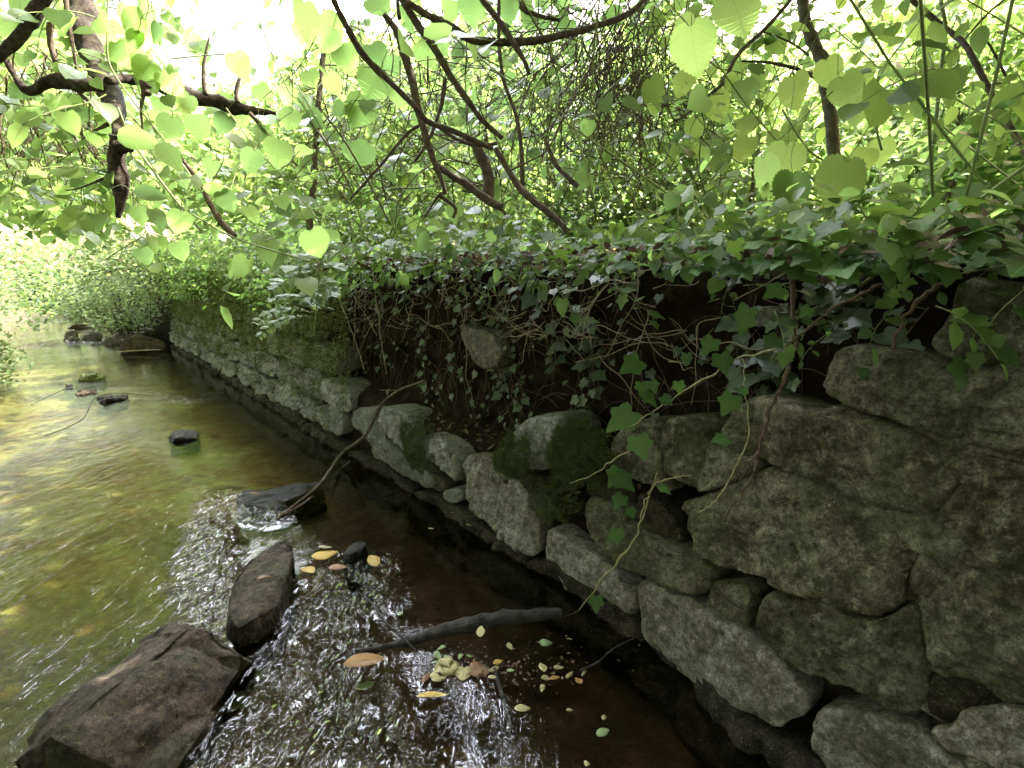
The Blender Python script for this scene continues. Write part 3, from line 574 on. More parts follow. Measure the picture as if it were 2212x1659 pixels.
def spray(TB,LV,P0,d,ln,nl,size,tp,r=.0022,droop=.5,pet=.35,nrm=(0,0,1),nk=.45):
    d=unit(d);K=6;P=[np.array(P0,float)];dd=d.copy()
    for i in range(K-1):
        dd=unit(dd+rv(.10)+np.array([0,0,-droop*.22]));P.append(P[-1]+dd*ln/(K-1))
    P=np.array(P)
    if TB is not None:TB.add(P,[r,r*.4],4,sm=2)
    side=np.cross(d,UP);side=unit(side) if np.linalg.norm(side)>.1 else unit(rv())
    for i in range(nl):
        u=(i+.6)/nl*(K-1);j=min(int(u),K-2);q=P[j]+(P[j+1]-P[j])*(u-j);sg_=1 if i%2 else -1
        if i==nl-1:sg_=0
        al=unit(P[j+1]-P[j]);tdir=unit(side*sg_+al*.55+rv(.2)+np.array([0,0,-.25]));b=q+tdir*size*pet
        if TB is not None:TB.add([q,b],r*.4,3,sm=0)
        LV.add(b,unit(np.array(nrm)+rv(nk)),tdir+np.array([0,0,-.3]),size*RG.uniform(.6,1.2),tp)
    return P
def traced_line(k,pts,d):
    dd=np.interp(np.linspace(0,1,len(pts)),np.linspace(0,1,len(np.atleast_1d(d))),np.atleast_1d(d))
    return [W(*p,x) for p,x in zip(Z(k,*pts),dd)]
def part_tube(par,name,P,r,mt,sides=10,rough=.18,kn=0,label=None):
    t=Tubes();t.add(P,r,sides,rough,sm=8,kn=kn);o=t.build(name,M[mt],par)
    if label:o['label']=label
    return o
def px(wz,d):return wz/2.37/2.5*d/512/2    # radius of a limb from its width in a crop
def face_leaf(LV,k,X_,Y_,szpx,tp,size=None,dmin=1.15,tilt=.55,TB=None,roll=None,dmax=3.0):
    px_=szpx/ZO[k][2]/2.5;size=size or RG.uniform(.065,.09);d=min(dmax,max(dmin,size*512/px_));size=px_*d/512
    P=W(*Z(k,(X_,Y_))[0],d);N=unit((CAMP-P)/d+UP*.45+rv(tilt*.95))
    T=unit(np.array([RG.uniform(-.7,.7),0,-1.]) if roll is None else np.array([math.sin(roll),0,math.cos(roll)]))
    size*=.8;LV.add(P-T*size*.5,N,T,size,tp,RG.uniform(.0,1))
    if TB is not None:
        a=P-T*size*.5;TB.add([a,a-T*size*.5+rv(.01),a-T*size*1.1+rv(.02)+np.array([0,0,.02])],[.0009,.0012],4,sm=3)
def dry(name,label,cat,group=None):
    e=empty(name);tag(e,label,cat,group);return e
# ------------------------------------------------------------------ tree over the stream at the left
t1=dry('overhanging_tree','broken lichen crusted trunk hanging down over the stream at the left, with knobbly side limbs','tree')
D=1.65
tr=traced_line(1,[(420,-700),(440,-300),(480,-40),(500,180),(560,380),(640,540),(685,680),(715,830)],[2.1,1.65])
part_tube(t1,'trunk',tr,[px(150,2.5),px(150,D),px(150,D),px(110,D),px(85,D)],'bark_lichen',22,.42,.45)
part_tube(t1,'broken_stub',traced_line(1,[(715,815),(700,930),(705,1060),(712,1180),(700,1290)],D),[px(100,D),px(78,D),px(70,D),px(50,D),px(20,D)],'bark_lichen',14,.3,.3)
part_tube(t1,'knot',traced_line(1,[(700,880),(750,870),(785,885)],D-.02),[px(80,D),px(60,D),px(35,D)],'bark_lichen',10,.3,.3)
part_tube(t1,'limb',traced_line(1,[(600,500),(480,510),(380,480),(280,490),(180,540),(110,480),(60,400),(20,340)],D),[px(70,D),px(80,D),px(62,D),px(34,D),px(22,D)],'bark_lichen',12,.35,.4)
part_tube(t1,'limb',traced_line(1,[(640,480),(740,465),(900,490),(1050,540),(1180,580),(1330,620),(1500,655),(1690,690)],[D,2.2]),[px(60,D),px(50,D),px(70,2.5),px(60,2.6),px(20,2.8)],'bark_lichen',12,.3,.3)
part_tube(t1,'limb',traced_line(1,[(330,-120),(250,10),(190,110),(130,190),(20,310),(-120,380)],1.5),[px(65,1.7),px(50,1.7)],'bark_lichen',10,.25,.2)
for p,r in [([(1215,560),(1205,400),(1240,220)],(28,10)),([(1410,610),(1400,540),(1420,460)],(30,18)),([(1480,670),(1560,760),(1650,870),(1760,980)],(26,10)),([(840,480),(850,560),(835,640),(845,780)],(30,10)),([(380,-60),(405,120),(425,240),(455,420)],(34,16)),([(640,735),(590,760),(540,780)],(26,10)),([(660,1035),(560,1080),(470,1115),(390,1130)],(18,6)),([(470,540),(500,580),(580,640),(640,700)],(28,10)),([(880,500),(860,520),(880,560)],(50,36)),([(300,140),(300,260),(330,370)],(40,30))]:
    part_tube(t1,'branch',traced_line(1,p,D+.05),[px(r[0],D),px(r[1],D)],'bark',7,.15)
tb=Tubes()
for i in range(150):     # dead drooping twigs under the limb
    x=RG.uniform(-60,620);y=RG.uniform(250,780);dd=RG.uniform(1.9,3.0);P=[W(*Z(1,(x,y))[0],dd)];v=np.array([RG.uniform(-.5,.6),RG.uniform(-.3,.3),-.6]);st=RG.uniform(.03,.075)
    for k in range(7):v=unit(v+rv(.22)+np.array([.05,0,-.12]));P.append(P[-1]+v*st)
    tb.add(P,[.0035,.0012],4,sm=2)
    for q in range(2):
        j=RG.integers(2,6);v2=unit(v+rv(.7));Q=[P[j]]
        for k in range(4):v2=unit(v2+rv(.25)+np.array([0,0,-.15]));Q.append(Q[-1]+v2*st*.7)
        tb.add(Q,[.002,.0008],3,sm=2)
tag(tb.build('dead_twigs',M['twig'],t1),kind='stuff')
LV=Leaves();TB=Tubes()
for x,y,s_,k in [(840,360,260,'ovate'),(860,430,180,'round'),(1010,490,180,'round'),(960,380,200,'round'),(170,580,180,'round'),(290,550,150,'ovate'),(350,640,160,'round'),(490,690,140,'round'),(660,210,180,'round'),(910,250,150,'round'),(720,340,190,'round'),(1150,270,130,'round'),(1200,310,150,'round'),(80,200,180,'round'),(120,60,170,'round'),(230,120,150,'round'),(90,700,130,'round'),(200,680,120,'round')]:face_leaf(LV,1,x,y,s_,k,TB=TB,dmin=1.75)
for x,y,s_ in [(790,140,250),(880,70,210),(850,210,220),(740,90,170),(800,250,200),(930,190,160)]:face_leaf(LV,1,x,y,s_,'ovate',TB=TB,dmin=1.3)
for i in range(130):
    P=W(*Z(1,(RG.uniform(-50,800),RG.uniform(-100,1200)))[0],RG.uniform(1.6,3.6));spray(TB,LV,P,(RG.uniform(-1,1),RG.uniform(-1,1),RG.uniform(-.6,.2)),.28,5,.065,'round_lo',nrm=(.1,-.4,.8))
n=3600;d=RG.normal(size=(n,3));d/=np.linalg.norm(d,axis=1)[:,None];P=np.array([-4.1,3.25,2.7])+d*(RG.uniform(.1,1,n)**.45)[:,None]*np.array([1.1,1.2,1.2]);P=P[N3(P,2.2)>-.2]
LV.add(P,np.array([.1,-.4,.9])+RG.normal(size=P.shape)*.45,RG.normal(size=P.shape)+np.array([0,0,-.7]),RG.uniform(.055,.09,len(P)),'round_lo')
LV.build('leaves','leaf_lime',t1);tag(TB.build('leafy_twigs',M['green_stem'],t1),kind='stuff')
# ------------------------------------------------------------------ climber with big leaves in front of the far wall
c1=dry('climbing_shrub','tangle of thin bending stems with broad toothed leaves above the far end of the wall','shrub')
LV=Leaves();TB=Tubes()
for x,y,s_,k in [(1850,120,250,'round'),(1790,200,150,'round'),(1940,240,170,'round'),(1000,770,180,'round'),(1180,760,170,'round'),(1320,740,140,'round'),(1390,850,130,'round'),(1490,960,165,'round'),(1640,920,200,'round'),(1430,700,130,'round'),(1220,500,130,'round'),(1420,390,170,'round'),(1350,1190,150,'round'),(940,1300,140,'round'),(830,1280,120,'round'),(1060,1320,160,'round'),(840,1440,110,'round'),(910,1450,110,'round'),(980,1450,110,'round'),(1070,1490,130,'round'),(1880,1450,210,'round'),(1960,1420,120,'round'),(2060,640,150,'round'),(1980,500,140,'round'),(1720,720,150,'round'),(1100,620,140,'round'),(960,640,130,'round'),(1800,620,120,'round'),(1280,640,110,'round'),(1560,560,130,'round'),(2080,900,130,'round'),(1850,480,140,'round'),(1700,560,130,'round'),(780,1180,120,'round'),(1500,1270,130,'round'),(1700,1260,120,'round'),(1250,1000,120,'round'),(1140,680,120,'round')]:face_leaf(LV,1,x,y,s_,k,TB=TB,dmin=1.5,size=RG.uniform(.075,.10))
for x,y,s_,ro in [(810,820,290,1.7),(1010,940,260,2.6),(1180,1060,150,.5),(870,1130,210,1.5),(1190,1200,160,2.4),(1270,1120,170,1.7),(930,1180,150,3.2),(1040,1040,150,.8),(820,940,140,1.2),(960,1000,120,2.2)]:face_leaf(LV,1,x,y,s_,'ovate',TB=TB,dmin=1.25,roll=ro)
for p,r in [([(640,-60),(635,200),(650,380),(760,560),(950,800),(1100,1000),(1190,1130)],10),([(700,640),(780,830),(900,1000),(1020,1160),(1200,1380)],14),([(1340,640),(1480,830),(1700,1080),(1900,1320)],7),([(1740,470),(1880,720),(2000,950),(2130,1130)],8),([(1140,1270),(1370,1400),(1600,1480),(1880,1560)],10),([(1250,1090),(1320,960),(1330,850)],8),([(640,1530),(760,1450),(850,1400)],7),([(1000,350),(1200,330),(1440,312)],7),([(2130,560),(1960,800),(1700,1100)],7),([(1500,40),(1700,520),(1780,600),(1880,780)],8)]:
    TB.add(traced_line(1,p,1.6),px(r,1.6),5,.05,sm=6)
for i in range(240):
    s=RG.uniform(3.2,8.5);b=RG.uniform(-.7,1.6);z=top_z(s,max(b,0))+RG.uniform(.1,1.3)+max(0,(s-4))*.12
    spray(TB,LV,SW(s,-b,z),(RG.uniform(-1,1),RG.uniform(-1,.3),RG.uniform(-.5,.5)),.3,7,RG.uniform(.055,.08),'round_lo',nrm=(-.2,-.4,.8))
LV.build('leaves','leaf_lime',c1);tag(TB.build('stems',M['green_stem'],c1),kind='stuff')
part_tube(c1,'dead_branch',traced_line(1,[(1060,920),(1130,1010),(1200,1120),(1290,1290),(1390,1400)],2.3),[px(20,2.3),px(40,2.3)],'bark',8,.2)
part_tube(c1,'dead_branch',traced_line(1,[(1295,1270),(1305,1300),(1290,1340)],2.3),[px(26,2.3),px(14,2.3)],'bark',6,.2)
sp=dry('sapling','slim straight sapling trunk standing on the wall top left of the arching shrub','tree')
part_tube(sp,'trunk',traced_line(1,[(1925,60),(1915,330),(1890,560),(1870,850),(1860,1050),(1850,1180),(1825,1380)],2.7),[px(30,2.7),px(36,2.7),px(46,2.7)],'bark',9,.2)
tb=Tubes()
for i in range(26):
    y=RG.uniform(500,1250);P=W(*Z(1,(1870,y))[0],2.7);v=unit(np.array([RG.uniform(-1,1),RG.uniform(-.6,.6),RG.uniform(-.2,.7)]));Q=[P]
    for k in range(5):v=unit(v+rv(.25));Q.append(Q[-1]+v*.05)
    tb.add(Q,[.003,.001],4,sm=2)
tag(tb.build('twigs',M['twig'],sp),kind='stuff')
# ------------------------------------------------------------------ arching shrub in the middle
a1=dry('arching_shrub','large shrub with dark arching interlaced stems rooted on top of the wall in the middle','shrub')
for p,r,d in [([(20,-160),(80,0),(170,180),(260,330),(380,450),(560,630),(640,720),(800,780),(950,850),(1020,880)],(40,38,34),[1.7,2.1]),
 ([(430,-120),(490,0),(570,130),(700,320),(780,460),(880,600),(960,710),(1080,820)],(44,46,36,30),[1.9,2.1]),
 ([(380,90),(450,180),(500,320),(550,500),(590,680),(630,820),(680,970),(740,1130),(700,1160),(620,1290)],(30,54,44,40,20,14),[2.1,2.2]),
 ([(690,980),(780,1040),(860,1090),(1000,1190),(1080,1230)],(38,50),2.2),([(920,850),(950,920),(985,1000),(1000,1080),(985,1190)],(60,64,70),2.3),
 ([(470,-40),(530,20),(640,90),(780,160),(900,235),(1100,250),(1300,235),(1480,195),(1650,150),(1830,80),(1980,-60)],(36,48,48,40,30),[1.9,2.1]),
 ([(920,-80),(1050,110),(1150,260),(1210,360),(1240,440)],(36,34,18),2.0),([(1060,-60),(1060,250),(1090,480),(1160,680),(1190,860),(1200,1100)],(22,22,28),2.2),
 ([(1040,880),(1110,1000),(1180,1110),(1250,1180),(1400,1300),(1490,1390)],(30,42,36),1.9),([(1330,820),(1400,980),(1470,1050),(1525,1105)],(20,32),2.0),
 ([(740,470),(720,620),(680,740),(640,840),(560,960)],(26,16),2.2),([(640,720),(520,790),(350,990),(180,1180)],(20,14),2.2),([(700,750),(820,830),(940,860),(1050,850)],(22,20),2.15),
 ([(1100,1270),(1040,1200),(940,1150),(840,1130)],(20,12),2.2),([(710,1160),(800,1230),(790,1290)],(26,18),2.2),([(470,110),(460,0),(500,-60)],(24,20),2.0),
 ([(1160,0),(1260,80),(1420,120)],(30,16),2.4),([(1490,600),(1350,880),(1250,950),(1130,1010)],(8,12),2.0),([(-60,720),(60,880),(150,1050),(200,1160)],(14,8),2.4),([(0,640),(160,860),(330,1160),(400,1300)],(10,10),2.2)]:
    v=np.array(p[0],float)-p[1]
    if p[0][1]<20 and v[1]<0:p=[tuple(np.array(p[0])+v/np.linalg.norm(v)*500+[0,-200])]+p;r=(r[0],)+tuple(r)
    dd=np.atleast_1d(d)*.8;part_tube(a1,'stem',traced_line(2,p,dd),[px(x,dd[0]) for x in r],'bark',9,.16,.1)
tb=Tubes()
def twiglet(tb,P,v,n=7,st=.05,r=(.003,.0009),wob=.16,dr=-.04,sub=2):
    Q=[P];v=unit(v)
    for k in range(n):v=unit(v+rv(wob)+np.array([0,0,dr]));Q.append(Q[-1]+v*st)
    tb.add(Q,list(r),4,sm=2)
    for q in range(sub):
        j=RG.integers(1,n);v2=unit(v+rv(.6));Z_=[Q[j]]
        for k in range(4):v2=unit(v2+rv(.18));Z_.append(Z_[-1]+v2*st*.6)
        tb.add(Z_,[r[0]*.55,r[1]*.8],3,sm=1)
    return Q
for i in range(420):
    P=W(*Z(2,(RG.uniform(0,2300),RG.uniform(-50,1150)))[0],RG.uniform(1.9,3.2));twiglet(tb,P,(RG.uniform(-1,1),RG.uniform(-.4,.4),RG.uniform(-.8,.8)),RG.integers(5,11))
tag(tb.build('twigs',M['twig'],a1),kind='stuff')
tb=Tubes()
for i in range(170):     # sprays of straight dead twigs fanning down from the bough
    d=RG.uniform(1.8,2.6);x0=RG.normal(1750,230);y0=RG.uniform(-60,520);P=W(*Z(2,(x0,y0))[0],d);a=RG.normal(-.3,.6)
    twiglet(tb,P,(a,RG.uniform(-.3,.3),-1),RG.integers(6,15),.05,(.0026,.0009),.17,-.02,3)
tag(tb.build('dead_twig_fan',M['twig'],a1),kind='stuff')
LV=Leaves();TB=Tubes()
for x,y,s_,k in [(310,530,260,'round'),(230,680,230,'round'),(250,920,170,'round'),(710,240,230,'round'),(360,60,200,'round'),(60,180,220,'round'),(470,970,120,'round'),(580,990,110,'round'),(890,760,95,'ovate'),(430,1060,130,'ovate'),(500,110,170,'round'),(900,70,200,'round'),(1120,60,150,'round'),(870,510,110,'lance'),(930,560,130,'lance'),(1060,390,100,'lance'),(1370,510,110,'lance'),(1460,520,110,'lance'),(1060,610,120,'round'),(1100,1010,110,'lance'),(560,1140,110,'round'),(1990,560,220,'round'),(340,340,180,'round'),(640,330,160,'round'),(160,360,190,'round'),(420,400,150,'round'),(1250,140,130,'round'),(820,330,140,'round'),(1260,800,120,'round'),(560,40,150,'round'),(760,60,140,'round'),(1010,170,110,'lance'),(1120,480,120,'round'),(1480,300,120,'round')]:face_leaf(LV,2,x,y,s_,k,TB=TB,dmin=1.85,size=RG.uniform(.09,.12))
for x,y,s_,k in [(1545,830,110,'lance'),(1555,1000,110,'lance'),(1610,1110,90,'ovate'),(1680,1130,80,'ovate'),(1725,1020,90,'lance'),(1650,980,80,'lance'),(1710,870,100,'lance'),(1520,1100,60,'ovate')]:face_leaf(LV,2,x,y,s_,k,TB=TB,dmin=1.3,roll=math.pi)
TB.add(traced_line(2,[(1470,650),(1540,850),(1590,1050),(1640,1250),(1680,1400),(1690,1600)],1.35),.0022,5,sm=6);TB.add(traced_line(2,[(1590,930),(1660,1050),(1730,1200),(1745,1320)],1.35),.0016,5,sm=6)
for i in range(125):
    s=RG.uniform(.8,4.2);b=RG.uniform(.35,2.4);z=top_z(s,b)+RG.uniform(.15,1.15)+b*.25
    spray(TB,LV,SW(s,-b,z),(RG.uniform(-1,1),RG.uniform(-1,.3),RG.uniform(-.5,.5)),.3,6,RG.uniform(.06,.09),'round_lo' if RG.random()<.75 else 'ovate',nrm=(-.2,-.5,.7))
LV.build('leaves','leaf_mid',a1);tag(TB.build('leafy_twigs',M['green_stem'],a1),kind='stuff')
# ------------------------------------------------------------------ tree at the right
r1=dry('young_tree','young tree with a bent brown trunk and broad toothed leaves behind the wall','tree')
part_tube(r1,'trunk',traced_line(3,[(780,-500),(800,-200),(820,-20),(845,150),(900,280),(945,380),(955,500),(975,620),(995,760),(1010,950)],[2.2,1.9]),[px(72,2),px(66,1.95),px(74,1.9),px(66,1.9),px(72,1.9)],'bark_mossy',14,.2,.15)
part_tube(r1,'branch',traced_line(3,[(900,460),(840,430),(760,400),(620,370),(460,362)],1.9),[px(26,1.9),px(12,1.9)],'bark',8,.12)
part_tube(r1,'branch',traced_line(3,[(860,330),(780,270),(680,220),(590,190)],1.9),[px(14,1.9),px(8,1.9)],'bark',6,.12)
part_tube(r1,'branch',traced_line(3,[(800,-60),(700,60),(600,170),(500,260),(420,350),(350,490),(260,570),(200,630),(70,720)],1.9),[px(20,1.9),px(24,1.9),px(12,1.9)],'bark',8,.12)
LV=Leaves();TB=Tubes()
for x,y,s_,k in [(430,130,330,'round'),(130,200,230,'round'),(170,300,330,'round'),(110,500,170,'round'),(480,560,180,'round'),(790,550,230,'round'),(1090,550,230,'round'),(1150,640,230,'round'),(340,640,200,'round'),(980,440,200,'round'),(810,690,160,'ovate'),(490,760,170,'round'),(620,680,160,'lance'),(660,840,190,'ovate'),(180,770,150,'round'),(470,900,190,'round'),(330,960,200,'round'),(740,780,150,'round'),(930,800,130,'ovate'),(1160,370,150,'ovate'),(1310,430,140,'ovate'),(1190,460,160,'round'),(1280,910,180,'round'),(1170,960,180,'round'),(700,980,280,'round'),(620,1060,300,'round'),(980,1090,380,'round'),(740,1150,280,'round'),(1220,740,130,'ovate'),(420,440,150,'round'),(600,600,140,'round'),(1120,520,140,'round')]:face_leaf(LV,3,x,y,s_,k,TB=TB,dmin=1.15,size=RG.uniform(.09,.12),tilt=.4)
for i in range(110):
    s=RG.uniform(.2,2.2);b=RG.uniform(.3,2.2);z=top_z(s,b)+RG.uniform(.1,.9)+b*.3
    spray(TB,LV,SW(s,-b,z),(RG.uniform(-1,1),RG.uniform(-1,.3),RG.uniform(-.5,.5)),.28,6,RG.uniform(.07,.10),'round_lo',nrm=(-.3,-.5,.7))
for p,r in [([(1180,480),(1240,700),(1290,890)],14),([(1640,0),(1670,180),(1640,420),(1620,640),(1600,850)],22),([(700,650),(850,880),(1000,990),(1110,1130),(1210,1320)],12),([(560,1020),(800,1110),(1000,1220),(1150,1330)],9),([(1090,1160),(930,1190),(740,1160)],8),([(340,880),(420,950),(500,970),(600,900),(800,720),(1000,540)],8)]:
    TB.add(traced_line(3,p,1.3),px(r,1.3),5,.05,sm=6)
LV.build('leaves','leaf_lime',r1);tag(TB.build('stems',M['green_stem'],r1),kind='stuff')
r2=dry('hazel_bush','oval leaved bush with a slanting brown stem above the mossy blocks','shrub')
part_tube(r2,'stem',traced_line(3,[(1380,-80),(1560,80),(1700,190),(1780,260),(1850,380),(1930,540),(2050,750),(2140,900),(2300,1150)],[2.0,1.5]),[px(34,1.7),px(36,1.6),px(34,1.5)],'bark',9,.15)
part_tube(r2,'stem',traced_line(3,[(1890,210),(1960,320),(2080,560),(2180,760)],1.6),[px(12,1.6),px(16,1.6)],'bark',7,.15)
part_tube(r2,'stem',traced_line(3,[(2060,-40),(1900,100),(1700,330),(1500,560)],1.9),[px(16,1.9),px(8,1.9)],'bark',6,.15)
part_tube(r2,'stem',traced_line(3,[(1830,490),(1940,500),(2080,470)],1.5),[px(10,1.5),px(10,1.5)],'bark',6,.15)
LV=Leaves();TB=Tubes()
for x,y,s_ in [(1270,40,150),(1440,50,130),(1520,80,130),(1580,290,130),(1710,350,140),(1530,400,130),(1430,540,160),(1620,200,200),(1350,750,110),(1500,640,160),(1690,590,130),(1750,610,80),(1700,680,130),(1550,540,140),(1880,240,200),(2050,640,140),(1860,760,180),(1110,120,80),(1340,280,80),(1420,640,110),(1600,380,120),(1760,900,130),(1930,880,130),(1640,760,140),(1900,600,100),(2000,780,120),(1360,560,110),(1480,440,120)]:face_leaf(LV,3,x,y,s_,'ovate',TB=TB,dmin=1.0,size=RG.uniform(.05,.08))
for i in range(170):
    s=RG.uniform(-.2,1.9);s=max(s,.05);b=RG.uniform(.1,2.2);z=top_z(s,b)+RG.uniform(.03,1.0)+b*.3
    spray(TB,LV,SW(s,-b,z),(RG.uniform(-1,1),RG.uniform(-1,.3),RG.uniform(-.4,.5)),.25,7,RG.uniform(.04,.065),'ovate',nrm=(-.2,-.4,.8))
LV.build('leaves','leaf_mid',r2);tag(TB.build('twigs',M['green_stem'],r2),kind='stuff')
# ------------------------------------------------------------------ understorey behind the wall
def band(n,s0,s1,b0,b1,z0,z1,size,tp,mt,name,label=None,cat=None,kind='stuff',nrm=(-.15,-.3,1),nk=.5,clump=1.2,thr=-.1,zs=0.,pw=1.,mtw=None):
    LV=Leaves();c=0;P=[]
    while c<n:
        m=n*3;s=RG.uniform(s0,s1,m);b=b0+(b1-b0)*RG.uniform(0,1,m)**1.3;z=z0+(z1-z0)*RG.uniform(0,1,m)**pw
        q=np.stack([s,b,z],-1);k=N3(q,clump,3.)+.5*N3(q,clump*3,1.)>thr;s,b,z=s[k],b[k],z[k]
        zt=1.02+.05*np.minimum(np.maximum(b,0),2)+.035*np.maximum(b-2,0)+zs*np.maximum(b,0)*RG.uniform(0,1,len(b))
        bb,t,n_=base(s);xy=bb-n_*b[:,None];P.append(np.c_[xy,zt+z]);c+=len(s)
    P=np.vstack(P)[:n];m=len(P);N_=np.array(nrm)+RG.normal(size=(m,3))*nk;T_=RG.normal(size=(m,3))+np.array([0,0,-.5])
    LV.add(P,N_,T_,RG.uniform(size[0],size[1],m),tp);o=LV.build(name,mt);
    return tag(o,label,cat,None,kind)
band(4500,0.,9,.0,2.6,-.03,.14,(.02,.05),'ovate','leaf_mid','ground_weeds','small oval leaved weeds mixed through the ivy of the wall top','weeds',nrm=(-.2,-.4,1),nk=.45,thr=-.1,pw=1.3)
band(6500,0.,9,.0,3.,-.02,.12,(.018,.06),'ivy','ivy_green','ivy_carpet','mat of green ivy leaves covering the ground along the wall top','ivy',nrm=(-.2,-.3,1),nk=.4,thr=-.25,pw=1.6)
band(2600,0.,5.5,-.0,.4,-.01,.04,(.012,.035),'small','litter','leaf_litter','brown dead leaves strewn along the edge of the wall top','leaf litter',nrm=(0,0,1),nk=.5,thr=-.5)
band(10000,.0,12,.7,5.,.0,1.2,(.03,.06),'small','leaf_mid','undergrowth','dense green undergrowth standing behind the shrubs on the wall top','undergrowth',clump=1.6,thr=-.05,zs=.25)
LV=Leaves();TB=Tubes()
for i in range(520):
    s=RG.uniform(1.2,6.5);b=RG.uniform(-.08,.4);z=top_z(s,max(b,0))+RG.uniform(-.09,.10+.35*max(0,float(N3(np.array([s,0,0.]),2.6))));spray(TB,LV,SW(s,-b-SB-BT,z),(RG.uniform(-1,1),RG.uniform(-1,.2),RG.uniform(-.5,.8)),RG.uniform(.08,.2),6,RG.uniform(.02,.045),['ovate','small','ivy','round_lo'][i%4],r=.0012,nrm=(-.3,-.5,.8))
e=dry('edge_weeds','fresh green weeds and seedlings sprouting along the brink of the wall top','weeds');e['kind']='stuff'
LV.build('leaves','leaf_mid',e);TB.build('stems',M['green_stem'],e)
LV=Leaves();TB=Tubes()
for i in range(470):
    s=RG.uniform(0,8.5);b=RG.uniform(.9,3.8);z=top_z(s,b)+RG.uniform(.3,1.7)+b*.3
    spray(TB,LV,SW(s,-b,z),(RG.uniform(-1,1),RG.uniform(-1,.3),RG.uniform(-.5,.5)),.4,9,RG.uniform(.06,.085),'round_lo' if i%3 else 'ovate',nrm=(-.2,-.4,.8))
e=dry('thicket','thicket of shaded broad leaves between the arching shrub and the sunlit woodland','thicket');e['kind']='stuff'
LV.build('leaves','leaf_mid',e);TB.build('stems',M['twig'],e)
tb=Tubes()
for i in range(190):     # upright canes and nettle stems
    s=RG.uniform(.8,6.5);b=RG.uniform(.0,2.2)+.12;P=SW(s,-b,top_z(s,b)-.02);h=RG.uniform(.45,1.7);l=rv(.08);l[2]=0;Q=[P]
    for k in range(5):Q.append(Q[-1]+np.array([0,0,h/5])+l*h*1.3+rv(.016))
    tb.add(Q,[.0034,.0018],4,sm=2)
o=tb.build('nettle_stems',M['green_stem']);tag(o,'many thin upright green stems rising behind the wall between the shrubs','stems',None,'stuff')
band(2600,0.,2.6,.0,1.2,-.02,.06,(.025,.045),'ivy','ivy_green','ivy_carpet','thick dark ivy over the brink above the mossy blocks','ivy',nrm=(-.2,-.4,1),nk=.4,thr=-.6,pw=1.3)
# far woodland: crowns of leaf clumps
LV=Leaves();TK=Tubes()
def crown(c,r,n,size,LV):
    d=RG.normal(size=(n,3));d/=np.linalg.norm(d,axis=1)[:,None];rr=RG.uniform(.35,1,n)**.6;P=np.array(c)+d*rr[:,None]*np.array(r)
    k=N3(P,1.7/max(np.mean(r),.5),5.)+.5*N3(P,4/max(np.mean(r),.5))>-.12;P=P[k]
    LV.add(P,np.array([0,-.2,.8])+RG.normal(size=P.shape)*.6,RG.normal(size=P.shape)+np.array([0,0,-.6]),RG.uniform(*size,len(P)),'simple')
def az_el(az,d,z):return (math.sin(R(az))*d,math.cos(R(az))*d,z)
trees=[]
for i in range(52):
    az=RG.uniform(-46,52);d=RG.uniform(6.5,17)
    if az<-30 and d>9:continue
    h=RG.uniform(1.6,2.6)*d/8
    if -37<az<-16:h=min(h,1.+d*.11)
    if 6<az<11:h*=.55
    x,y,_=az_el(az,d,0);zb=1.2+d*.02
    h=min(h,1.+d*.13) if -48<az<-17 else h
    crown((x,y,zb+h*.62),(1.5*d/9,1.3*d/9,h*.62),2300,(.016*d,.028*d),LV)
    if az>-30:TK.add([(x,y,zb-.3),(x+.1,y,zb+h*.4),(x-.05,y+.1,zb+h*1.)],[.05,.02],6,sm=3)
o=LV.build('woodland','leaf_far');tag(o,'sunlit woodland and hedge foliage filling the view beyond the shrubs','woodland',None,'stuff')
o=TK.build('woodland_trunks',M['bark']);tag(o,'thin trunks half hidden in the sunlit woodland foliage','trunks',None,'stuff')
# upstream vegetation
def bank_bush(label,s,o_,z,r,n,size,mt,tp='small',group='bushes along the upstream banks'):
    e=dry('bank_bush',label,'bush',group);LV=Leaves();c=SW(s,o_,z);d=RG.normal(size=(n,3));d/=np.linalg.norm(d,axis=1)[:,None];P=c+d*(RG.uniform(.2,1,n)**.5)[:,None]*np.array(r)
    k=N3(P,3.,5.)>-.25;P=P[k];LV.add(P,np.array([0,-.2,1.])+RG.normal(size=P.shape)*.45,RG.normal(size=P.shape)+np.array([0,-.3,-.6]),RG.uniform(*size,len(P)),tp);LV.build('leaves',mt,e)
    tb=Tubes()
    for i in range(24):
        tb.add([c+np.array([RG.uniform(-.2,.2)*r[0],RG.uniform(-.2,.2)*r[1],-r[2]-.05]),c+rv(.15)*np.array(r),c+unit(rv())*np.array(r)*.9],[.006,.002],4,sm=3)
    tag(tb.build('stems',M['twig'],e),kind='stuff')
bank_bush('pale leafy bush spilling over the far end of the wall above the reddish boulder',10.3,-.1,1.0,(1.0,1.0,.62),3600,(.04,.08),'leaf_pale')
bank_bush('bright bush behind the far rock heap where the stream bends',12.6,.1,.8,(1.3,1.3,.75),4200,(.05,.10),'leaf_pale')
bank_bush('low pale bush leaning over the water right of the far rock heap',11.2,.35,.55,(.7,.7,.42),2200,(.04,.08),'leaf_pale')
bank_bush('low leafy plants reaching into the water at the left edge',8.3,1.85,.2,(.6,.55,.36),2600,(.03,.06),'leaf_pale')
bank_bush('bush on the left bank opposite the far rock heap',9.4,2.5,.5,(1.1,1.0,.7),3600,(.04,.08),'leaf_pale')
bank_bush('brownish bush far up the left bank',12.5,2.3,.8,(1.5,1.5,1.0),3600,(.05,.10),'leaf_pale')
bank_bush('tall bush closing the view at the far bend of the stream',17.,.2,1.0,(2.4,2.4,1.0),5000,(.08,.15),'leaf_far')
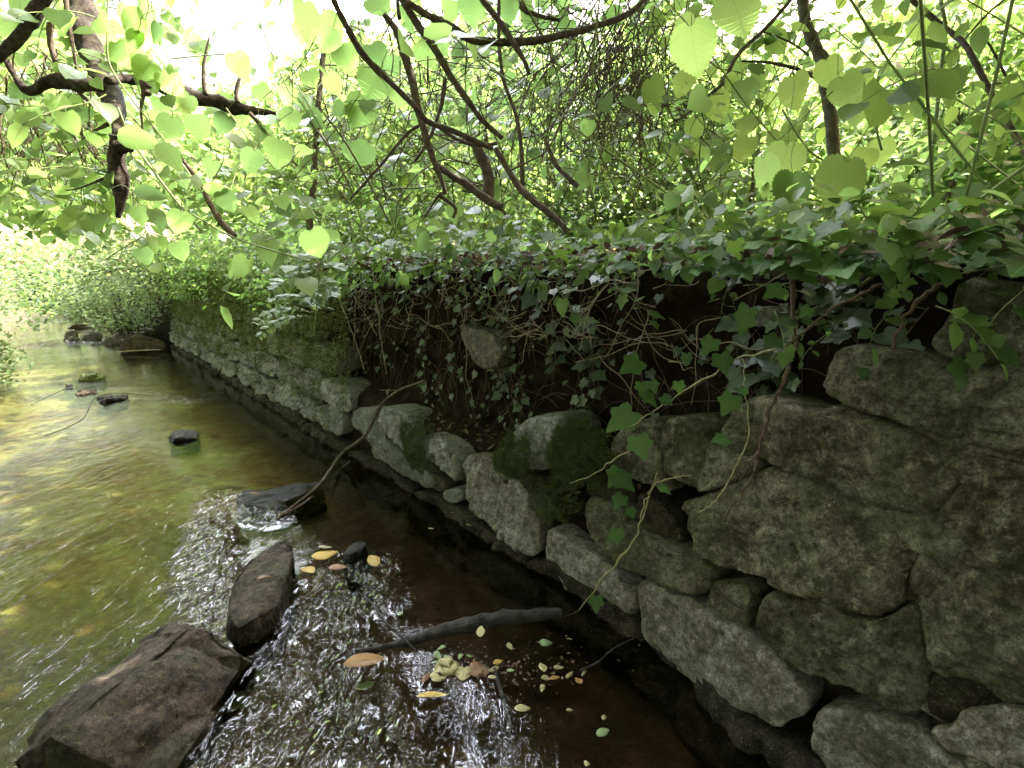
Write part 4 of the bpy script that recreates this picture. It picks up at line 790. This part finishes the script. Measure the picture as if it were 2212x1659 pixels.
bank_bush('tallest bush standing far beyond the bend on the left',22,6.5,2.0,(3.,3.,1.8),6000,(.12,.2),'leaf_far')
band(7500,4.3,10.5,-.14,.5,-.30,.30,(.03,.055),'small','leaf_mid','trailing_leaves','small bright leaves trailing over the top of the far part of the wall','trailing plants',nrm=(-.4,-.5,.8),thr=-.15,pw=1.)
# ------------------------------------------------------------------ unseen canopy added over and behind the viewpoint to shade the foreground
ct=dry('shade_canopy','unseen leafy tree added to shade the near part of the stream','tree')
LV=Leaves();n=120000
az=RG.uniform(-180,180,n);dd=7.6*np.sqrt(RG.uniform(0,1,n));lim=np.where((az>3)|(az<-175),6.6,np.where(az<-36,7.6,.8))
zl=np.maximum(2.5,1+.60*dd/np.maximum(np.cos(np.radians(np.clip(az,-60,60)))**.3,.3));P=np.c_[np.sin(np.radians(az))*dd,np.cos(np.radians(az))*dd,zl+1.4*RG.uniform(0,1,n)]
k=(dd<lim)&(N3(P,.9,3.)+.4*N3(P,2.6)>-.48);P=P[k]
LV.add(P,np.array([0,0,1.])+RG.normal(size=P.shape)*.4,RG.normal(size=P.shape),RG.uniform(.10,.17,len(P)),'simple')
n=12000;a=RG.uniform(R(120),R(285),n);r_=RG.uniform(3.6,5.2,n);P=np.c_[np.sin(a)*r_,np.cos(a)*r_,RG.uniform(.3,3.2,n)]
LV.add(P,np.array([0,0,.8])+RG.normal(size=P.shape)*.6,RG.normal(size=P.shape),RG.uniform(.10,.17,len(P)),'simple')
LV.build('leaves','leaf_canopy',ct);tk=Tubes()
tk.add([(-2.6,-3.6,-.1),(-2.4,-3.4,1.3),(-1.9,-2.8,2.6),(-.8,-1.8,3.3),(.6,-.6,3.6)],[.16,.13,.09,.05],12,.2);tk.add([(-2.1,-3.0,2.2),(-3.,-1.6,3.),(-3.2,0,3.4),(-2.6,1.6,3.4),(-1.95,2.1,2.9)],[.08,.05],9,.2)
tk.build('trunk',M['bark'],ct)
# ------------------------------------------------------------------ ivy, roots and dry stems on the earth face
LV=Leaves();n=0
S_=RG.uniform(1.95,5.3,6000);Zz=RG.uniform(.33,1.03,6000);q=np.stack([S_,Zz,S_*0],-1)
pr=.10+.75*np.clip((Zz-.72)/.3,0,1)+.5*np.clip(N3(q,3.2,4.),0,1);pr=pr*(.15+1.6*np.clip(N3(q,5.,8.)+.15,0,1));pr*=1-.85*(S_<2.45)*(Zz<.86);k=(RG.uniform(0,1,6000)<pr*.36);S_,Zz=S_[k],Zz[k]
P=face(S_,Zz,soil_off(S_,Zz)+RG.uniform(.01,.06,len(S_)));b,t,nn=base(S_);N_=np.c_[nn*.9,np.full(len(S_),.75)]+RG.normal(size=(len(S_),3))*.35
LV.add(P,N_,np.c_[nn*.3,np.full(len(S_),-1.)]+RG.normal(size=(len(S_),3))*.45,RG.uniform(.016,.04,len(S_)),'ivy')
ST=Tubes()
for i in range(52):          # strands of ivy hanging from the turf
    s=RG.uniform(2.0,5.2) if i%3 else RG.uniform(2.2,3.6);z=RG.uniform(.8,1.04);dx=RG.normal(0,.25);Q=[];big=RG.uniform(.022,.055)*(1.15 if s<3.2 else .85)
    for k in range(RG.integers(5,22) if s>2.4 else 5):
        o_=float(soil_off(s,z))+.03+.02*math.sin(k);P=face(s,z,o_);Q.append(P)
        if k and RG.random()<.8:
            b_,t_2,n2=base(s);sd_=(1 if k%2 else -1)*t_2;LV.add(P+np.r_[sd_*.012,0],np.r_[n2,.9]+rv(.3),np.r_[sd_*.6,-.7]+rv(.2),big*RG.uniform(.55,1.15),'ivy')
        dx+=RG.normal(0,.15);s+=dx*.03;z-=.032;
        if z<.33:break
    if len(Q)>2:ST.add(np.array(Q),[.0018,.0008],4,sm=2)
o=ST.build('ivy_strands',M['root']);tag(o,'thin brown ivy strands hanging from the turf over the bare earth','ivy stems',None,'stuff')
o=LV.build('wall_ivy','ivy_dark');tag(o,'small dark ivy leaves scattered down the bare earth of the collapsed wall','ivy',None,'stuff')
def soil_tubes(n,s0,s1,z0,z1,dirf,mt,r,name,label,cat,stp=.035,off=(.01,.05),grav=.0,ns=(4,10)):
    tb=Tubes()
    for i in range(n):
        s=RG.uniform(s0,s1);z=RG.uniform(z0,z1);o_=float(soil_off(s,z))+RG.uniform(*off);v=np.array(dirf());Q=[]
        for k in range(RG.integers(*ns)):
            Q.append(face(s,z,o_));v=v+RG.normal(size=3)*[.2,.2,.15];v[1]-=grav;v/=np.linalg.norm(v);s+=v[0]*stp;z+=v[1]*stp;o_=max(o_+v[2]*stp*.3,float(soil_off(s,max(z,.0)))+.004)
        tb.add(np.array(Q).reshape(-1,3),r,4,sm=2)
    o=tb.build(name,M[mt]);tag(o,label,cat,None,'stuff');return o
rd=lambda:(RG.uniform(-1,1),RG.uniform(-1,.4),.2)
soil_tubes(300,2.3,5.4,.4,1.02,rd,'root',[.0016,.0005],'hanging_roots','fine brown roots dangling from the dark earth face','roots',off=(0,.02),grav=.15)
soil_tubes(170,2.5,5.0,.72,1.03,lambda:(RG.uniform(-1,1),RG.uniform(-.4,.4),.6),'dry_stem',[.0016,.0007],'dry_stems','dry straw coloured stems tangled under the turf of the wall top','dry stems',off=(.02,.09),ns=(5,12))
# ------------------------------------------------------------------ single vines traced on the wall
def kink(P):
    P=cr(np.array(P),4);return P+RG.normal(size=P.shape)*.0022
def vine(label,lines,leaves_,mt='pale_runner',lm='ivy_green',off=.06,name='ivy_runner',cat='ivy runner'):
    e=dry(name,label,cat);tb=Tubes()
    for k,pts,r,of in lines:tb.add(kink([onwall(*p,of)[2] for p in Z(k,*pts)]),np.array(r)*.8,6,.25,sm=3,kn=.4)
    tb.build('stem',M[mt],e)
    if leaves_:
        LV=Leaves()
        for k,x,y,s_,ang in leaves_:
            p=onwall(*Z(k,(x,y))[0],off);P=p[2];d=float((P-CAMP)@np.array([0,CP,-SP]));sz=s_/ZO[k][2]/2.5*d/512
            N_=unit(unit(CAMP-P)+UP*.5+rv(.25));T_=np.array([math.sin(ang),0,-math.cos(ang)]);LV.add(P-T_*sz*.5,N_,T_,sz,'ivy',RG.uniform(.3,1))
        LV.build('leaves',lm,e)
    return e
vine('long pale runner hanging to the sunken branch past four ivy leaves',[(8,[(2050,-70),(1960,-60),(1900,-40),(1830,0),(1770,210),(1700,340),(1550,520),(1430,670),(1350,710)],[.0016,.0026,.003,.002],.07),(5,[(2000,1370),(1960,1480),(1925,1560),(1900,1659)],[.0018,.0022],.07)],
 [(5,1900,1240,160,.3),(5,1740,1420,130,-.5),(5,1790,1450,140,.5),(5,2025,1495,80,.2),(5,1775,1560,100,-.3),(5,1840,1620,70,.2),(8,1640,270,90,0),(8,1610,280,60,-.6),(8,1700,155,50,.5),(8,1530,640,90,.1)],off=.075)
vine('pale runner slanting down from the upper right with star shaped ivy leaves along it',[(6,[(790,520),(760,570),(700,620),(560,670),(430,700),(300,785),(150,880),(0,975)],[.0028,.0022],.05),(5,[(2040,970),(1990,1010),(1930,1045),(1820,1110)],[.002,.0015],.08),(5,[(1850,1230),(1700,1330),(1600,1400),(1480,1443)],[.0016,.002],.09)],
 [(6,260,640,120,-.5),(6,135,710,75,.1),(6,350,740,130,.3),(6,375,985,140,-.4),(6,320,1200,110,-1.1),(5,1930,960,120,.3),(5,1780,1090,200,-.7),(5,1830,760,150,-.9),(5,1900,890,90,0),(5,1970,880,90,.3),(5,2050,960,80,.6)],off=.07)
vine('light yellow tendril curving down over the mossy block right of the long runner',[(6,[(470,700),(480,860),(490,1000),(500,1170),(430,1320),(370,1460),(290,1560),(215,1610)],[.0012,.0022,.0018],.06)],[(6,480,885,60,2.6),(6,430,480,190,-.7),(6,640,320,130,-1.),(6,700,130,190,-.9),(6,830,430,80,-.8),(6,90,880,80,.2)],off=.12)
vine('thick knotty brown root hanging from the turf down across the mossy blocks',[(6,[(755,150),(765,300),(775,500),(775,620),(740,760),(690,870),(640,980),(600,1100),(560,1250),(530,1380),(450,1530),(340,1659)],[.005,.0045,.004,.0028],.05),(6,[(560,1250),(500,1340),(440,1420)],[.003,.0015],.04)],[],'root',name='hanging_root',cat='root')
vine('thin roots and suckers slanting from the turf to the top right block',[(6,[(1290,265),(1160,330),(1000,420),(800,560),(640,700)],[.004,.002],.07),(6,[(1740,210),(1600,290),(1480,390),(1400,520),(1340,660)],[.004,.003],.05),(6,[(1180,250),(1080,150),(1000,150),(900,250)],[.0014],.1),(6,[(1160,240),(1000,300),(930,400)],[.0014],.1),(6,[(830,90),(900,190),(1010,300)],[.002],.1)],[],'root',name='root_tangle',cat='roots')
vine('tall dry straw stem standing before the dark earth right of the fern',[(5,[(275,0),(310,200),(340,420),(370,640),(395,800)],[.0028,.002],.06)],[],'dry_stem',name='dry_stalk',cat='dry stalk')
vine('thinner dry stem left of the tall straw stem, leaning to the same foot',[(5,[(205,0),(215,250),(205,500),(200,640)],[.0018,.0014],.08),(5,[(70,260),(150,440),(210,600),(260,770)],[.002],.07),(5,[(140,230),(240,400),(340,570)],[.0014],.07)],[],'dry_stem',name='dry_stalk',cat='dry stalk')
vine('pale dry stem ending above the stone set in the earth face',[(5,[(800,30),(830,160),(860,300),(865,480)],[.0022,.0012],.06)],[],'dry_stem',name='dry_stalk',cat='dry stalk')
vine('bunch of bent dry grass stems hanging right of the middle of the earth face',[(5,[(1700,270),(1620,360),(1560,430),(1510,555)],[.0022,.0012],.1),(5,[(1680,290),(1600,400),(1560,520),(1540,650)],[.002,.0012],.1),(5,[(1640,330),(1590,440),(1600,560),(1610,650)],[.0018,.0011],.1),(5,[(1400,270),(1560,300),(1720,240),(1880,260)],[.0018],.09),(5,[(1300,350),(1330,420),(1390,330),(1350,270)],[.0014],.08)],[],'dry_stem',name='dry_grass',cat='dry grass')
vine('small sprig of three part pale leaves below the turf at the upper right',[(6,[(1340,130),(1380,220),(1370,300),(1340,330)],[.0014],.1)],[(6,1320,340,70,-1.),(6,1370,330,70,1.),(6,1345,385,70,0),(6,1420,290,60,.5),(6,1460,260,60,1.),(6,1440,340,60,.3)],'green_stem','leaf_mid',.1,'wild_sprig','sprig')
# fern like plant at the left edge of the collapse
f1=dry('wild_fern','bright plant with feathery compound leaves hanging over the far wall beside the bare earth','fern')
LV=Leaves();TB=Tubes()
def frond(k,pts,d,w_,n=16,tp='small'):
    P=cr(np.array(traced_line(k,pts,d)),8);TB.add(P,[.002,.0008],5,sm=0)
    for i in np.linspace(.15,1,n):
        j=min(int(i*(len(P)-1)),len(P)-2);al=unit(P[j+1]-P[j]);sd_=unit(np.cross(al,unit(CAMP-P[j])));sz=w_*math.sin(math.pi*min(1,(1.08-i)*.9+.1))*.9+.004
        for g in (-1,1):LV.add(P[j],unit(unit(CAMP-P[j])*.6+UP+rv(.2)),sd_*g+al*.5,sz,tp,RG.uniform(.4,1))
for pts,w_ in [([(1860,430),(1800,350),(1700,335),(1600,370)],.035),([(1850,430),(1740,410),(1620,430),(1500,500)],.035),([(1830,450),(1720,460),(1620,500),(1530,580)],.035),([(1900,150),(1820,160),(1700,170),(1560,190)],.035),([(1900,160),(1960,150),(2040,170)],.04),([(1880,180),(1800,200),(1700,240),(1620,300)],.06),([(1900,200),(1940,260),(1960,340)],.05),([(1880,200),(1860,300),(1840,400)],.06),([(1890,150),(1850,100),(1750,110)],.05),([(1900,150),(1930,60),(1990,10)],.03)]:frond(4,pts,1.95,w_)
for pts in [[(1860,560),(1880,350),(1900,150)],[(1900,150),(2000,80),(2080,10)],[(1920,0),(1900,100),(1905,160)]]:TB.add(traced_line(4,pts,1.95),.0025,5,sm=6)
LV.build('fronds','leaf_pale',f1);tag(TB.build('stems',M['green_stem'],f1),kind='stuff')
# ------------------------------------------------------------------ sticks and floating leaves
def stick(name,label,pieces,mt='bark',cat='stick'):
    e=empty(name) if len(pieces)>1 else None
    for i,(pts,r) in enumerate(pieces):
        t=Tubes();t.add(np.array(pts),r,14,.34,sm=12,kn=.3);o=t.build('stem' if e else name,M[mt],e)
    if e:tag(e,label,cat)
    else:tag(o,label,cat)
GZ=lambda k,l,z:[G(*p,zz) for p,zz in zip(Z(k,*l),np.interp(np.linspace(0,1,len(l)),np.linspace(0,1,len(z)),z))]
stick('sunken_branch','thick wet dark branch lying in the water across the stream to the wall foot',[(GZ(8,[(200,900),(330,885),(520,835),(700,785),(880,745),(1050,715),(1250,697),(1340,700)],[-.01,.015,.04,.04]),[.0045,.009,.016,.020,.019,.014])],'log','branch')
stick('leaning_branch','dark forked branch leaning from the water against the wall',[([*GZ(4,[(1640,1650),(1760,1560),(1900,1440)],[0,.03,.07]),*[onwall(*p,.10)[2] for p in Z(5,(130,1265),(220,1200),(280,1140),(330,1040),(375,960),(470,890),(570,850),(620,830))]],[.004,.007,.008,.007,.005,.002]),([*GZ(4,[(1650,1640),(1800,1560)],[0,.02]),*[onwall(*p,.12)[2] for p in Z(5,(40,1440),(120,1360),(180,1310))]],[.004,.006,.004]),([onwall(*p,.1)[2] for p in Z(5,(10,1440),(30,1370),(80,1310),(140,1260))],[.003,.005]),([onwall(*p,.1)[2] for p in Z(5,(350,890),(450,890),(520,870))],[.0012,.002])],'bark','branch')
stick('twig','thin dark twig crossing the thin end of the sunken branch',[(GZ(8,[(215,575),(290,640),(360,740),(470,840),(540,910)],[.03,.06,.02]),[.002,.0045,.002])],'log','twig')
stick('twig','thin submerged stick pointing toward the viewer below the leaf raft',[(GZ(8,[(965,1000),(1000,1130),(1050,1330)],[.004,-.01]),[.004,.006])],'log','twig')
stick('twig','thin arching twig between the wall foot and the floating leaf raft',[(GZ(8,[(1735,830),(1620,890),(1540,960),(1440,1010)],[.06,.08,.0]),[.0015,.002])],'log','twig')
stick('twig','hair thin twig with buds arching over the smooth water at the left',[(GZ(4,[(265,1160),(400,1110),(500,1050),(550,950),(620,915),(720,908),(850,918)],[.0,.08,.1,.02]),[.002,.0035,.0015])],'log','twig')
stick('twig','thin twig standing in the far shallows left of the mossy stone',[(GZ(4,[(180,980),(300,920),(400,870),(450,790),(480,700)],[.0,.1,.22]),[.0025,.002])],'log','twig')
stick('twig','orange brown stick lying on the water in front of the reddish boulder',[(GZ(4,[(690,665),(800,655),(950,650)],[.03,.05]),[.008,.006])],'dry_stem','twig')
def leaf_thing(label,k,x,y,s_,tp,mt,z=.004,group=None,curl=.3,ang=None):
    p=G(*Z(k,(x,y))[0],z);d=float((p-CAMP)@np.array([0,CP,-SP]));sz=s_/ZO[k][2]/2.5*d/512;a=RG.uniform(0,6.28) if ang is None else ang
    LV=Leaves();T_=np.array([math.cos(a),math.sin(a),0]);LV.add(p-T_*sz*.5,UP+rv(min(curl,.4)*.4),T_,sz,tp);o=LV.build('fallen_leaf',mt)
    me=o.data;co=np.empty(len(me.vertices)*3,np.float32);me.vertices.foreach_get('co',co);co=co.reshape(-1,3);rel=co-p;rr=np.linalg.norm(rel[:,:2],axis=1)/max(sz,1e-4)
    co[:,2]+=curl*.5*sz*rr**2+.05*sz*N3(co*[1,1,0],1.5/sz);co[:,2]=np.maximum(co[:,2],z-.002 if z<.02 else 0);me.vertices.foreach_set('co',co.ravel())
    so_=o.modifiers.new('thick','SOLIDIFY');so_.thickness=.0008
    tag(o,label,'fallen leaf',group);return o
g1='leaves floating by the sunken branch'
for a in [('largest curled orange brown leaf beside the thin end of the sunken branch',8,250,975,235,'ovate','dead_orange',.034,None,.45,.1),
 ('pale green leaf directly below the large curled orange leaf',8,250,1090,110,'ovate','dead_green',.006,None,.3,.6),
 ('bright yellow leaf, the right one of the yellow leaves by the small green stone',7,2065,415,115,'ovate','dead_yellow',.012,None,.5,2.2),
 ('yellow leaf nearest the long narrow rock, left of the small green stone',7,1700,455,105,'ovate','dead_yellow',.01,None,.3,2.6),
 ('pale yellow leaf with ragged edge just above the other yellow one',7,1805,370,115,'round','dead_yellow',.01,None,.3,.8),
 ('thin pale leaf floating above the yellow pair of leaves',7,1800,325,80,'lance','dead_pale',.006,None,.2,0.),
 ('reddish brown leaf between the yellow leaves in the riffle',7,1870,440,100,'ovate','dead_brown',.008,None,.3,.2),
 ('grey green leaf at the foot of the long narrow rock',7,1460,740,65,'ovate','dead_green',.012,None,.3,.4),
 ('small pale leaf stuck on the long narrow rock',7,1460,492,80,'lance','dead_brown',.075,None,.2,.6),
 ('small white leaf stuck on the dark side of the big boulder',7,660,1250,65,'ovate','dead_pale',.075,None,.2,.3),
 ('tiny orange leaf lying on the flat black slab',4,1510,1495,55,'lance','dead_orange',.035,None,.2,.6),
 ('pale leaf draped over the middle of the sunken branch',8,890,800,85,'ovate','dead_pale',.062,None,.8,1.6),
 ('largest pale yellow leaf alone on the dark water below the raft of leaves',8,1120,1215,90,'ovate','dead_pale',.004,None,.15,.1),
 ('tiny pale leaf right of the lone pale yellow leaf',8,1380,1227,38,'ovate','dead_pale',.004,None,.15,0),
 ('small pale leaf above the pointed green leaf on the dark water',8,1570,1265,46,'ovate','dead_pale',.004,None,.15,1.3),
 ('pointed pale green leaf lowest on the dark water near the wall foot',8,1565,1350,88,'ovate','dead_green',.004,None,.15,.5),
 ('tiny green leaf floating left above the sunken branch',8,445,693,44,'ovate','dead_green',.004,None,.15,1.3),
 ('small round white leaf at the bottom of the dark water',8,1478,1522,30,'round','dead_pale',.004,None,.1,0),
 ('pale leaf lying on the footing of the wall above the dark pool',8,825,203,40,'lance','dead_pale',.06,None,.1,0),
 ('tiny pale leaf on the footing beside the tall pale stone',8,728,133,28,'ovate','dead_pale',.06,None,.1,2.),
 ('narrow pale leaf on the footing stone just above the waterline',8,615,222,30,'lance','dead_pale',.04,None,.1,0),
 ('long curled yellow leaf at the lower left corner of the leaf raft',8,620,1145,165,'lance','dead_yellow',.012,None,.5,.2),
 ('green heart shaped leaf below the thick half of the sunken branch',8,1252,857,60,'round','dead_green',.006,None,.2,.3),
 ('small green leaf nearest the wall below the sunken branch',8,1380,833,36,'lance','dead_green',.006,None,.2,.1),
 ('orange leaf floating among pale ones at the right of the raft',8,1300,1050,60,'ovate','dead_orange',.006,None,.3,.4),
 ('orange yellow leaf at the centre of the leaf raft',8,985,960,65,'ovate','dead_yellow',.008,None,.3,.6),
 ('tan leaf at the right end of the leaf raft',8,1430,1062,62,'ovate','dead_orange',.006,None,.3,2.2),
 ('small mint green leaf between the two halves of the leaf raft',8,1055,1008,46,'ovate','dead_green',.006,None,.2,0),
 ('dark brown sodden leaf in the left half of the leaf raft',8,890,1005,105,'round','dead_brown',.004,None,.2,0),
 ('narrow upright pale leaf at the left end of the raft',8,590,1040,95,'lance','dead_brown',.01,None,.4,1.2)]:leaf_thing(*a)
for x,y,s_,tp_,m_,lab in [(650,925,60,'ovate','dead_green','pale green leaf at the far left top of the leaf raft'),
 (672,882,50,'ovate','dead_green','topmost green leaf of the raft, nearest the sunken branch'),(775,930,42,'ovate','dead_green','left one of two small green leaves above the middle of the raft'),
 (825,925,36,'ovate','dead_green','right one of two small green leaves above the middle of the raft'),(700,940,50,'ovate','dead_green','small green leaf half over the overlapping yellowish leaves'),
 (640,960,45,'lance','dead_green','narrow green leaf on the left rim of the leaf raft'),(790,1030,85,'round','dead_pale','rightmost of the overlapping yellowish leaves in the raft'),
 (740,1000,95,'round','dead_pale','broad yellowish leaf in the middle of the overlapping ones'),(680,1000,120,'round','dead_pale','largest of the overlapping yellowish leaves in the raft'),
 (700,970,80,'round','dead_pale','upper one of the overlapping yellowish leaves in the raft'),(660,1040,80,'round','dead_pale','lowest of the overlapping yellowish leaves in the raft'),
 (1230,1105,48,'ovate','dead_pale','small pale leaf drifting lowest below the right half of the raft'),(1250,1050,55,'ovate','dead_pale','pale leaf touching the left side of the orange leaf'),
 (1380,1030,72,'lance','dead_pale','wide flat pale leaf between the orange leaf and the tan leaf'),(1320,990,58,'ovate','dead_pale','pale brown leaf standing above the orange leaf'),
 (1230,990,75,'ovate','dead_pale','greenish pale leaf upper left of the orange leaf'),(1050,875,52,'ovate','dead_pale','pale tan leaf close below the sunken branch above the raft'),
 (960,1000,62,'ovate','dead_pale','pale leaf just under the orange yellow leaf in the raft centre'),(953,1042,48,'ovate','dead_pale','small pale leaf at the upper end of the submerged stick'),
 (1460,1020,50,'lance','dead_pale','small pale sliver of leaf at the wall side tip of the raft')]:leaf_thing(lab,8,x,y,s_,tp_,m_,.006,g1,.25)
# fragments caught with the floating leaves
LV=Leaves();n=210;c=[G(*p) for p in Z(8,*zip(RG.normal(1000,260,n),RG.normal(985,75,n)))];P=np.array(c)+np.array([0,0,.003])
LV.add(P,UP+RG.normal(size=(n,3))*.12,RG.normal(size=(n,3)),RG.uniform(.004,.013,n),'small');o=LV.build('leaf_fragments','litter');tag(o,'brown crumbs and leaf fragments caught among the floating leaves','leaf fragments',None,'stuff')
# litter lodged on the ledge
LV=Leaves();n=260;S_=RG.uniform(2.7,3.9,n);Zz=RG.uniform(.30,.40,n);P=face(S_,Zz,RG.uniform(-.14,.03,n));LV.add(P,UP+RG.normal(size=(n,3))*.5,RG.normal(size=(n,3)),RG.uniform(.012,.03,n),'small')
o=LV.build('ledge_litter','litter');tag(o,'crumbled brown leaves lodged on the ledge above the pale stones','leaf litter',None,'stuff')
